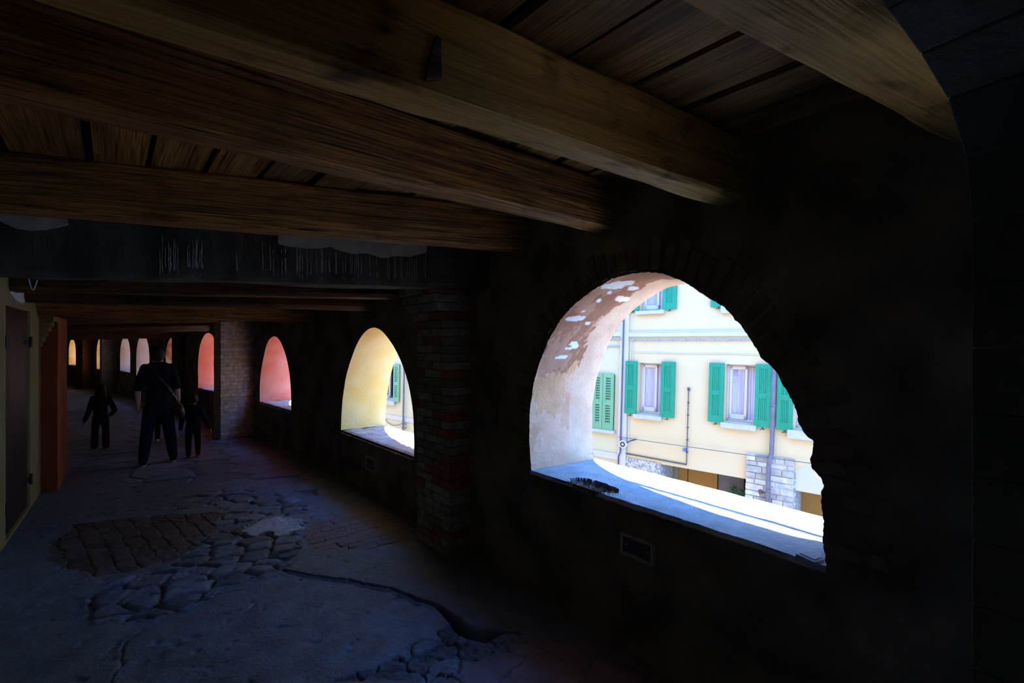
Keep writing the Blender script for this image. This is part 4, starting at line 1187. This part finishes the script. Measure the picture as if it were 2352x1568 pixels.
make_window(bB, opG, (opG[0] + .08, um), (opG[0] - .08, FZ(490, 850)[0], FZ(440, 862)[1], FZ(440, 847)[1]), (shG[0], um - .004, shG[2], shG[3]), (um + .004, shG[1], shG[2], shG[3]), 'slats', 'palegreen', False)
make_window(bB, opH, (opH[0] + .1, opH[1] - .08), (opH[0] - .1, opH[1] + .1, opH[2] - .16, opH[2] - .02), (opH[0] - .62, opH[0] - .02, sh6[2], sh6[3]), (sh6[0], sh6[1], sh6[2], sh6[3]), 'slats', 'palegreen', False)
rail = MB(); zr = F6(1890, 785)[1]
rail.tube([FP(opH[0], zr, -.02), FP(opH[1], zr, -.02)], .012, 6); rail.tube([FP(opH[0], zr - .13, -.02), FP(opH[1], zr - .13, -.02)], .012, 6); rail.build('window_rail', M['iron'], bB)
ps = MB(); fbox(ps, u0p, ub, STREET + .0, ZT + .3, -.02, .05); ps.build('corner_strip', M['white'], bB)
bd = MB(); z0, z1 = FZ(450, 985)[1], FZ(450, 955)[1]; fbox(bd, UL, u0p, z0, z1, -.02, .03); bd.build('base_band', M['white'], bB)
bd = MB(); z0, z1 = FZ(500, 402)[1], FZ(500, 380)[1]; fbox(bd, UL, u0p, z0, z1, -.02, .035); bd.build('string_course', M['white'], bB)
dp = MB(); x1 = FZ(527, 650)[0]
dp.tube([FP(x1, ZT, .075), FP(x1, FZ(520, 955)[1], .075), FP(x1 - .04, FZ(516, 975)[1], .075), FP(x1 - .04, STREET, .075)], .016, 10); dp.build('downpipe', M['gaspipe'], bB, smooth=True)
dp = MB(); x1 = F6(2031, 800)[0]; dp.tube([FP(x1, ZT, .09), FP(x1, STREET, .09)], .030, 10)
for zz in (F6(2031, 1040)[1], F6(2031, 1050)[1] - .1): dp.tube([FP(x1 - .1, zz, .07), FP(x1 + .12, zz, .07)], .02, 6)
dp.build('downpipe', M['pipe'], bB, smooth=True)
cd = MB(); zc = FZ(500, 413)[1]
cd.tube([FP(UL + k * .5, zc, .03) for k in range(0, int((u0p - UL) / .5) + 1)] + [FP(u0p + .02, zc, .07)], .018, 6); cd.tube([FP(u0p - 4, zc - .17, .03), FP(u0p, zc - .17, .03)], .012, 6); cd.build('conduit', M['bluepipe'], bB)
cd = MB()
pts = [F6(1845, 990), F6(1870, 1030), F6(1920, 1056), F6(1970, 1054), F6(2025, 1035)]
cd.tube([FP(*p, .05) for p in pts], .010, 6); cd.build('hanging_cable', M['cable'], bB)
rf = MB(); fbox(rf, UL - .3, ub, ZT + .3, ZT + .42, -6.2, .35); rf.build('roof', M['chip'], bB)

# lamp on the white strip
a = FZ(520, 921, .15); lm = empty('wall_lamp', FP(a[0], a[1], .05), 'round white wall lamp with a black ring on the white strip between the two houses', 'lamp')
lb = MB(); ax = FN
def disc(mb, r0, r1, d0, d1, n=22):
    ce_ = FP(a[0], a[1], 0)
    rg = lambda r, d: [ce_ + FN * d + (FU * math.cos(2 * math.pi * k / n) + UP * math.sin(2 * math.pi * k / n)) * r for k in range(n)]
    v = rg(r0, d0) + rg(r0, d1) + rg(r1, d1) + rg(r1, d0)
    fs = []
    for j in range(4):
        for k in range(n): fs.append((j * n + k, j * n + (k + 1) % n, ((j + 1) % 4) * n + (k + 1) % n, ((j + 1) % 4) * n + k))
    mb.add(v, fs)
disc(lb, .001, .085, .06, .12); lb.build('lamp_body', M['pvc'], lm)
lb = MB(); disc(lb, .032, .056, .11, .135); lb.build('ring', M['cable'], lm)
lb = MB(); lb.tube([FP(a[0], a[1], .07), FP(a[0] + .18, a[1] + .1, .10), FP(a[0] + .27, a[1] + .13, .02)], .014, 6); lb.build('bracket', M['iron'], lm)
# overhead line along the cream house
p, q = FZ(470, 895, .4), FZ(1460, 1012, .4)
oc = MB(); A_, B_ = FP(p[0], p[1], .10), FP(q[0] + 3, q[1] , .10)
oc.tube([lerp(A_, B_, k / 14) - UP * (.10 * math.sin(math.pi * k / 14) * .3) for k in range(15)], .006, 6)
tag(oc.build('overhead_cable', M['gaspipe']), 'thin grey cable strung across the cream house below its windows', 'cable')
# oleander
a = FZ(1083, 1160, -.25); bs_ = empty('oleander_bush', FP(a[0], STREET, -.25), 'green oleander bush with narrow leaves beside the stone pillar of the cream house', 'plant')
rn = random.Random(8); sb = MB(); lv = MB(); top = FP(a[0], a[1], -.25)
for k in range(9):
    e = top + FU * rn.uniform(-.16, .14) + UP * rn.uniform(-.15, .1) + FN * rn.uniform(-.15, .15); b0 = FP(a[0], STREET, -.25) + FU * rn.uniform(-.06, .06)
    sb.tube([b0, lerp(b0, e, .5) + FU * rn.uniform(-.05, .05), e], [.014, .011, .006], 5)
    for j in range(64):
        t = 1 - rn.random() ** 1.5 * .28; o_ = lerp(b0, e, t)
        dr_ = (FU * rn.uniform(-1, 1) + FN * rn.uniform(-1, 1) + UP * rn.uniform(-.5, 1.0)).normalized(); ln = rn.uniform(.12, .2)
        sd = dr_.cross(UP).normalized() * .013
        lv.add([o_, o_ + dr_ * ln * .4 + sd, o_ + dr_ * ln - UP * .03, o_ + dr_ * ln * .4 - sd, o_ + dr_ * ln * .45 + UP * .006], [(0, 1, 4), (1, 2, 4), (2, 3, 4), (3, 0, 4)])
sb.build('stems', M['bark'], bs_); lv.build('leaves', M['leaf'], bs_, fix=False)

# ------------------------------------------------------------------ small things in the passage
def panel_on(i, x0, y0, x1, y1, x2, y2, x3, y3, name, label):
    a, b = WV[i], WV[i + 1]; d = seg_dir(i); no = seg_out(i)
    pts = [hit_wall(x, y, a, b) for x, y in ((x0, y0), (x1, y1), (x2, y2), (x3, y3))]
    s0 = (pts[0][0] + pts[3][0]) / 2; s1 = (pts[1][0] + pts[2][0]) / 2; zt = (pts[0][1] + pts[1][1]) / 2; zb = (pts[2][1] + pts[3][1]) / 2
    if s0 > s1: s0, s1 = s1, s0
    def PP(s, z, o): return a + d * s - no * o + UP * z
    root = empty(name, PP((s0 + s1) / 2, (zt + zb) / 2, 0), label, 'panel')
    def bx_(mb, a0, a1, c0, c1, e0, e1):
        P = [PP(a0, c0, e0), PP(a1, c0, e0), PP(a1, c0, e1), PP(a0, c0, e1)]; mb.hexa(P + [p + UP * (c1 - c0) for p in P])
    f = MB(); t = .018
    for r in ((s0 - t, s0, zb - t, zt + t), (s1, s1 + t, zb - t, zt + t), (s0, s1, zb - t, zb), (s0, s1, zt, zt + t)): bx_(f, *r, -.02, .030)
    f.build('frame', M['greyplaster'], root, bevel=.004)
    c = MB(); bx_(c, s0, s1, zb, zt, -.02, .020); co2 = c.build('cover', M['panel'], root, bevel=.003)
    for ss in (s0 + .02, s1 - .02):
        sc2 = MB(); sc2.sphere(PP(ss, (zt + zb) / 2, .020), .006); sc2.build('screw', M['steel'], co2)
panel_on(1, 1437, 1226, 1500, 1252, 1500, 1288, 1437, 1262, 'access_panel', 'grey metal access panel in the wall beneath the large arched opening')
panel_on(2, 845, 1050, 866, 1056, 866, 1080, 845, 1074, 'access_panel', 'small metal access panel in the wall beneath the yellow arched opening')
# flat hatch let into the sill
a = ARCH[1]; zs = a['sz']
pl = MB(); cpts = [ground(x, y, zs + .012) for x, y in [(1826, 1270), (1884, 1256), (1893, 1283), (1872, 1291)]]
pl.hexa([p - UP * .02 for p in cpts] + cpts); cm = sum(cpts, V3((0, 0, 0))) / 4
hat = pl.build('sill_plate', M['sillstone'], bevel=.004); tag(hat, 'flat rectangular plate on the blue shaded sill at the right end of the large opening', 'plate')
ip = MB(); q = [lerp(p, cm, .25) for p in cpts]; ip.hexa([p - UP * .004 for p in q] + [p + UP * .004 for p in q]); ip.build('raised_inset', M['sillstone'], hat)
# V shaped wire hanging from the black timber on the left
wv = MB(); dep = 3.72
def at(px, py, Y): r = ray(px, py); return V3((r.x * Y, Y, H + r.z * Y))
wv.tube([at(66, 640, dep), at(70, 655, dep), at(73, 664, dep), at(76, 666, dep), at(80, 660, dep), at(86, 643, dep)], .004, 6)
tag(wv.build('hanging_wire', M['sole']), 'thin pale wire hanging in a V from the black timber near the door', 'wire')
rt = MB(); p = at(495, 746, 8.6)
rt.sphere(p, .035, sc=(.8, .8, 2.2)); rt.tube([p + UP * .07, p + UP * .28], .006, 6)
tag(rt.build('hanging_tag', M['red']), 'small red object hanging under the log beam left of the pale brick pillar', 'ornament')

# ------------------------------------------------------------------ people
def remesh(mb, name, m, parent, voxel, smooth_it=2, matrix=None):
    o = mb.build(name, m)
    if matrix is not None: o.matrix_world = matrix
    rm = o.modifiers.new('r', 'REMESH'); rm.mode = 'VOXEL'; rm.voxel_size = voxel
    s = o.modifiers.new('s', 'SMOOTH'); s.iterations = smooth_it; s.factor = .5
    bpy.context.view_layer.update()
    dg = bpy.context.evaluated_depsgraph_get(); e = o.evaluated_get(dg)
    me2 = bpy.data.meshes.new_from_object(e); old = o.data; o.modifiers.clear(); o.data = me2; bpy.data.meshes.remove(old); me2.name = name
    me2.materials.clear(); me2.materials.append(m)
    me2.polygons.foreach_set('use_smooth', [True] * len(me2.polygons))
    if parent is not None: attach(o, parent)
    return o
def chain(mb, pts, rad, sc=(1, 1, 1), n=14):
    """sphere-swept limb"""
    pts = [V3(p) for p in pts]
    for i, p in enumerate(pts): mb.sphere(p, rad[i], 14, 9, sc)
    for i in range(len(pts) - 1):
        k = max(2, int((pts[i + 1] - pts[i]).length / (min(rad[i], rad[i + 1]) * .5)))
        mb.tube([lerp(pts[i], pts[i + 1], q / k) for q in range(k + 1)], [lerp(rad[i], rad[i + 1], q / k) for q in range(k + 1)], n)
def loft(mb, secs, n=22):
    """horizontal elliptical sections (x, y, z, rx, ry)"""
    vs = []; fs = []
    for x, y, z, rx, ry in secs:
        for k in range(n):
            c, s = math.cos(2 * math.pi * k / n), math.sin(2 * math.pi * k / n)
            vs.append((x + rx * math.copysign(abs(c) ** .85, c), y + ry * math.copysign(abs(s) ** .85, s), z))
    for j in range(len(secs) - 1):
        for k in range(n): fs.append((j * n + k, j * n + (k + 1) % n, (j + 1) * n + (k + 1) % n, (j + 1) * n + k))
    fs.append(tuple(range(n))[::-1]); fs.append(tuple(range((len(secs) - 1) * n, len(secs) * n)))
    mb.add(vs, fs)
def hand(mb, wr_, dirv, side, k):
    """palm, four bent fingers and a thumb hanging from the wrist; k = scale"""
    dirv = V3(dirv).normalized(); fwd = V3((0, 1, 0)); fwd = (fwd - dirv * fwd.dot(dirv)).normalized(); inw = V3((-side, 0, 0))
    pc = wr_ + dirv * .045 * k
    for f in (-.03, -.01, .01, .03): chain(mb, [wr_ + fwd * f * .5 * k, wr_ + dirv * .09 * k + fwd * f * k], [.016 * k, .013 * k], n=8)
    for f, ln in ((-.034, .062), (-.012, .078), (.012, .084), (.034, .074)):
        b = wr_ + dirv * .088 * k + fwd * f * k
        c1 = b + (dirv * .9 + inw * .25) * ln * .45 * k; c2 = c1 + (dirv * .75 + inw * .6) * ln * .32 * k; c3 = c2 + (dirv * .45 + inw * .85) * ln * .26 * k
        chain(mb, [b, c1, c2, c3], [.0095 * k, .0090 * k, .0082 * k, .0070 * k], n=8)
    t0 = wr_ + dirv * .025 * k + fwd * .028 * k; t1 = t0 + (fwd * .6 + dirv * .7 + inw * .3) * .04 * k; t2 = t1 + (fwd * .25 + dirv * .9 + inw * .35) * .032 * k
    chain(mb, [t0, t1, t2], [.013 * k, .0105 * k, .0085 * k], n=8)
def person(loc, face, Ht, label, cloth, legcloth, hairstyle, hf, stance, arms, shoe, headscale=1.0, sleeve=1.0, turn=0.0, flare=0.0, vox=.009, heel=(0, 0)):
    """faces +y locally; stance: (left foot x,y),(right foot x,y); arms: for each side (elbow, wrist) local positions in fractions of height"""
    mtx = Matrix.Translation(loc) @ Matrix.Rotation(math.atan2(face[1], face[0]) - math.pi / 2, 4, 'Z')
    root = empty('person', loc, label, 'person', 'family walking away down the passage'); root.matrix_world = mtx
    hs = headscale * Ht / 7.4 / .23       # head height scale (unit head is .23 m)
    k = Ht / 1.75; z = lambda f: f * Ht
    headc = V3((0, .01 * k, Ht - .118 * hs)); nb_ = headc.z - .10 * hs
    b = MB()
    shz = nb_ - .055 * k; hipz = z(.50); shw = .088 * Ht
    tors = [(0, 0, hipz - .06 * k, .115 * k, .095 * k), (0, 0, hipz, .138 * k, .11 * k), (0, 0, hipz + .10 * k, .132 * k, .10 * k), (0, 0, lerp(hipz, shz, .5), .128 * k, .095 * k),
            (0, 0, lerp(hipz, shz, .75), .148 * k, .11 * k), (0, 0, shz - .02 * k, .155 * k, .098 * k), (0, 0, shz + .03 * k, .125 * k, .08 * k), (0, 0, shz + .055 * k, .085 * k, .068 * k), (0, .003, shz + .07 * k, .06 * k, .058 * k)]
    loft(b, tors)
    chain(b, [(0, 0, shz + .03 * k), (0, .008 * k, nb_ + .04 * hs)], [.060 * k, .052 * min(hs, k * 1.1)])
    # head: cranium, jaw, face
    b.sphere(headc + V3((0, -.012, .018)) * hs, .098 * hs, 20, 14, (.80, .98, .98)); b.sphere(headc + V3((0, .022, -.045)) * hs, .070 * hs, 16, 12, (.85, .95, 1.05))
    chain(b, [headc + V3((0, .088, .008)) * hs, headc + V3((0, .108, -.028)) * hs], [.010 * hs, .016 * hs], n=8)
    chain(b, [headc + V3((-.03, .088, .022)) * hs, headc + V3((.03, .088, .022)) * hs], [.012 * hs, .012 * hs], n=8)
    for s in (-1, 1): b.sphere(headc + V3((s * .080, -.008, -.008)) * hs, .030 * hs, 10, 8, (.35, .7, 1.1))
    feet = []
    for s, (fx, fy) in zip((-1, 1), stance):
        hip = V3((s * .085 * k, 0, hipz - .03 * k)); hl = heel[0 if s < 0 else 1]
        ank = V3((fx, fy, .075 * k + hl * k)); kn = lerp(hip, ank, .49) + V3((s * .005, .045 * k + hl * .3, 0))
        chain(b, [hip, lerp(hip, kn, .4), kn, lerp(kn, ank, .35) + V3((0, -.012 * k, 0)), ank], [.084 * k, .074 * k, .052 * k, .050 * k, .036 * k]); feet.append((hip, kn, ank))
        chain(b, [ank + V3((0, -.03, -.035)) * k, ank + V3((s * .01, .12, -.045 - hl)) * k], [.032 * k, .026 * k])
    armp = []
    for s, (el, wr0) in zip((-1, 1), arms):
        sh = V3((s * shw, 0, shz - .018 * k)); e = V3(el) * Ht; w_ = V3(wr0) * Ht
        chain(b, [sh, lerp(sh, e, .5), e, lerp(e, w_, .4), w_], [.056 * k, .050 * k, .040 * k, .039 * k, .026 * k]); hand(b, w_, (w_ - e), s, k * (1.0)); armp.append((sh, e, w_))
    body = remesh(b, 'body', M['skin'], root, vox, 1, mtx)
    # eyes and mouth
    for s in (-1, 1):
        ey = MB(); ey.sphere(headc + V3((s * .030, .083, .004)) * hs, .011 * hs)
        ey.v = [tuple(mtx @ V3(v)) for v in ey.v]; ey.build('eye', M['eye'], body, smooth=True)
    lp = MB(); lp.sphere(headc + V3((0, .083, -.066)) * hs, .018 * hs, 12, 8, (1.3, .5, .4)); lp.v = [tuple(mtx @ V3(v)) for v in lp.v]; lp.build('mouth', M['lip'], body, smooth=True)
    # shirt
    c = MB(); g = .016 * k
    loft(c, [(0, 0, hipz - .10 * k, .142 * k + g, .125 * k + g)] + [(x, y, zz, rx + g, ry + g) for x, y, zz, rx, ry in tors[1:-1]] + [(0, .0, shz + .066 * k, .070 * k, .062 * k)])
    for (sh, e, w_) in armp:
        end = lerp(sh, e, sleeve) if sleeve <= 1 else lerp(e, w_, sleeve - 1)
        pts = [sh, lerp(sh, e, .5)] + ([e] if sleeve >= 1 else []) + [end]
        rr = [.056 * k, .058 * k] + ([.054 * k] if sleeve >= 1 else []) + [.052 * k if sleeve <= 1 else .042 * k]
        chain(c, pts, [x + .004 for x in rr])
    remesh(c, 'shirt', M[cloth], root, vox, 2, mtx)
    # trousers
    t = MB()
    loft(t, [(0, 0, hipz - .13 * k, .118 * k + g, .105 * k + g), (0, 0, hipz - .06 * k, .138 * k + g, .118 * k + g), (0, 0, hipz + .04 * k, .136 * k + g, .112 * k + g)])
    for hip, kn, ank in feet:
        chain(t, [hip, lerp(hip, kn, .4), kn, lerp(kn, ank, .5), ank + V3((0, 0, .01 * k))], [.092 * k, .087 * k, .077 * k, .072 * k + flare * .4, .058 * k + flare])
    remesh(t, 'trousers', M[legcloth], root, vox, 2, mtx)
    # shoes
    for (hip, kn, ank), s, hl in zip(feet, (-1, 1), heel):
        sh = MB(); o_ = ank + V3((0, 0, -.075 * k - hl * k))
        chain(sh, [o_ + V3((0, -.045, .052 + hl)) * k, o_ + V3((0, .03, .050 + hl * .6)) * k, o_ + V3((s * .012, .13, .040)) * k], [.044 * k, .045 * k, .038 * k])
        so2 = remesh(sh, 'shoe', M[shoe[0]], root, vox * .8, 2, mtx)
        sl = MB(); n = 20; vs = []
        for lev in (.002, .024):
            for q in range(n):
                g_ = 2 * math.pi * q / n; yy = .045 + .118 * math.sin(g_); xx = .046 * math.cos(g_) * (1 if math.sin(g_) > 0 else .88)
                vs.append(mtx @ (o_ + V3((xx, yy, lev + hl * max(0, 1 - (yy + .05) / .16))) * k))
        sl.add(vs, [tuple(range(n))[::-1], tuple(range(n, 2 * n))] + [(q, (q + 1) % n, n + (q + 1) % n, n + q) for q in range(n)]); sl.build('sole', M[shoe[1]], so2)
    # hair
    h_ = MB()
    h_.sphere(headc + V3((0, -.022, .028)) * hs, .104 * hs, 20, 14, (.86, 1.0, .98))
    if hairstyle == 'short':
        h_.sphere(headc + V3((0, -.06, -.02)) * hs, .066 * hs, 14, 10, (1.05, .7, 1.0))
        h_.sphere(headc + V3((0, .045, .075)) * hs, .05 * hs, 14, 10, (1.3, .8, .6))
        rh = random.Random(int(Ht * 1000))
        for q in range(26):
            th, ph = rh.uniform(0, 1.3), rh.uniform(0, 6.28); h_.sphere(headc + V3((.09 * math.sin(th) * math.cos(ph), -.02 + .10 * math.sin(th) * math.sin(ph), .03 + .10 * math.cos(th))) * hs, .018 * hs, 8, 6)
    else:
        loft(h_, [(0, -.075 * hs, headc.z - hf * k, .085 * hs, .035 * hs), (0, -.075 * hs, headc.z - hf * k * .6, .105 * hs, .045 * hs), (0, -.06 * hs, headc.z - .12 * hs, .10 * hs, .06 * hs), (0, -.04 * hs, headc.z, .090 * hs, .07 * hs)])
    remesh(h_, 'hair', M['hair'], root, vox, 2, mtx)
    return root, mtx, dict(shz=shz, hipz=hipz, shw=shw, k=k)
def on_floor(px, py): p = ground(px, py); return V3((p.x, p.y, .004))
AWAY = lambda p: (p.x, p.y)
p = on_floor(363, 1064)
man, mm, info = person(p, AWAY(p), 1.67, 'man in black short sleeved shirt walking away down the passage', 'blackcloth', 'navycloth', 'short', 0, ((-.165, -.06), (.175, .02)),
                       (((-.135, -.015, .645), (-.132, .02, .52)), ((.130, -.01, .645), (.142, .03, .52))), ('blackcloth', 'sole'), 1.06, .95, heel=(.0, .0))
# his shoulder bag: strap from the left shoulder to the right hip
bag = empty('shoulder_bag', mm @ V3((.25, -.02, .72)), "dark bag slung on a strap at the walking man's right hip", 'bag')
bb = MB(); loft(bb, [(.265, -.05, .64, .040, .10), (.265, -.05, .67, .055, .12), (.26, -.05, .75, .05, .115), (.255, -.05, .83, .022, .09)])
bb.v = [tuple(mm @ V3(v)) for v in bb.v]; bgo = bb.build('bag_body', M['leather'], bag, smooth=True)
sb = MB(); pth = [(.255, -.05, .82), (.205, -.125, .94), (.12, -.150, 1.09), (.02, -.146, 1.23), (-.06, -.125, 1.32), (-.095, -.06, 1.402), (-.095, .03, 1.405), (-.04, .135, 1.28), (.06, .150, 1.13), (.15, .13, .98), (.225, .06, .86), (.255, .0, .82)]
vs = []; fs = []
pv = [mm @ V3(q) for q in pth]
for i_, q in enumerate(pv):
    t_ = (pv[min(i_ + 1, len(pv) - 1)] - pv[max(0, i_ - 1)]).normalized(); cen = mm @ V3((0, 0, pth[i_][2])); out_ = (q - cen); out_ = (out_ - t_ * out_.dot(t_)).normalized(); sd_ = t_.cross(out_).normalized() * .016
    vs += [q - sd_, q + sd_, q + sd_ + out_ * .004, q - sd_ + out_ * .004]
for i_ in range(len(pv) - 1):
    for j in range(4): fs.append((i_ * 4 + j, i_ * 4 + (j + 1) % 4, i_ * 4 + 4 + (j + 1) % 4, i_ * 4 + 4 + j))
sb.add(vs, fs); sb.build('strap', M['leather'], bag)
for q in ((.165, -.150, 1.02), (.238, -.095, .875)):
    bk_ = MB(); bk_.sphere(mm @ V3(q), .013, 10, 7); bk_.build('buckle', M['steel'], bgo)
p = on_floor(231, 1032)
person(p, AWAY(p), 1.045, 'small girl with long dark hair and maroon trousers walking ahead on the left', 'blackcloth', 'maroon', 'long', .30, ((-.075, .05), (.065, -.03)),
       (((-.14, -.02, .58), (-.185, .05, .45)), ((.165, -.06, .60), (.12, .03, .52))), ('blackcloth', 'sole'), 1.22, 1.95, flare=.014, vox=.008)
p = on_floor(443, 1050)
person(p, AWAY(p), .955, 'little boy in dark clothes walking beside the man, right hand free', 'navycloth', 'blackcloth', 'short', 0, ((-.055, -.02), (.065, .04)),
       (((-.145, -.01, .58), (-.16, .03, .44)), ((.165, -.02, .58), (.225, .01, .43))), ('blackcloth', 'sole'), 1.30, 1.9, vox=.008)
p = on_floor(372, 1012)
person(p, AWAY(p), .97, 'child walking ahead, hidden by the man except pale shoes between his legs', 'navycloth', 'blackcloth', 'short', 0, ((-.06, -.05), (.06, .06)),
       (((-.13, -.01, .58), (-.14, .03, .44)), ((.13, -.02, .58), (.14, .03, .44))), ('sole', 'sole'), 1.28, 1.9, vox=.009)
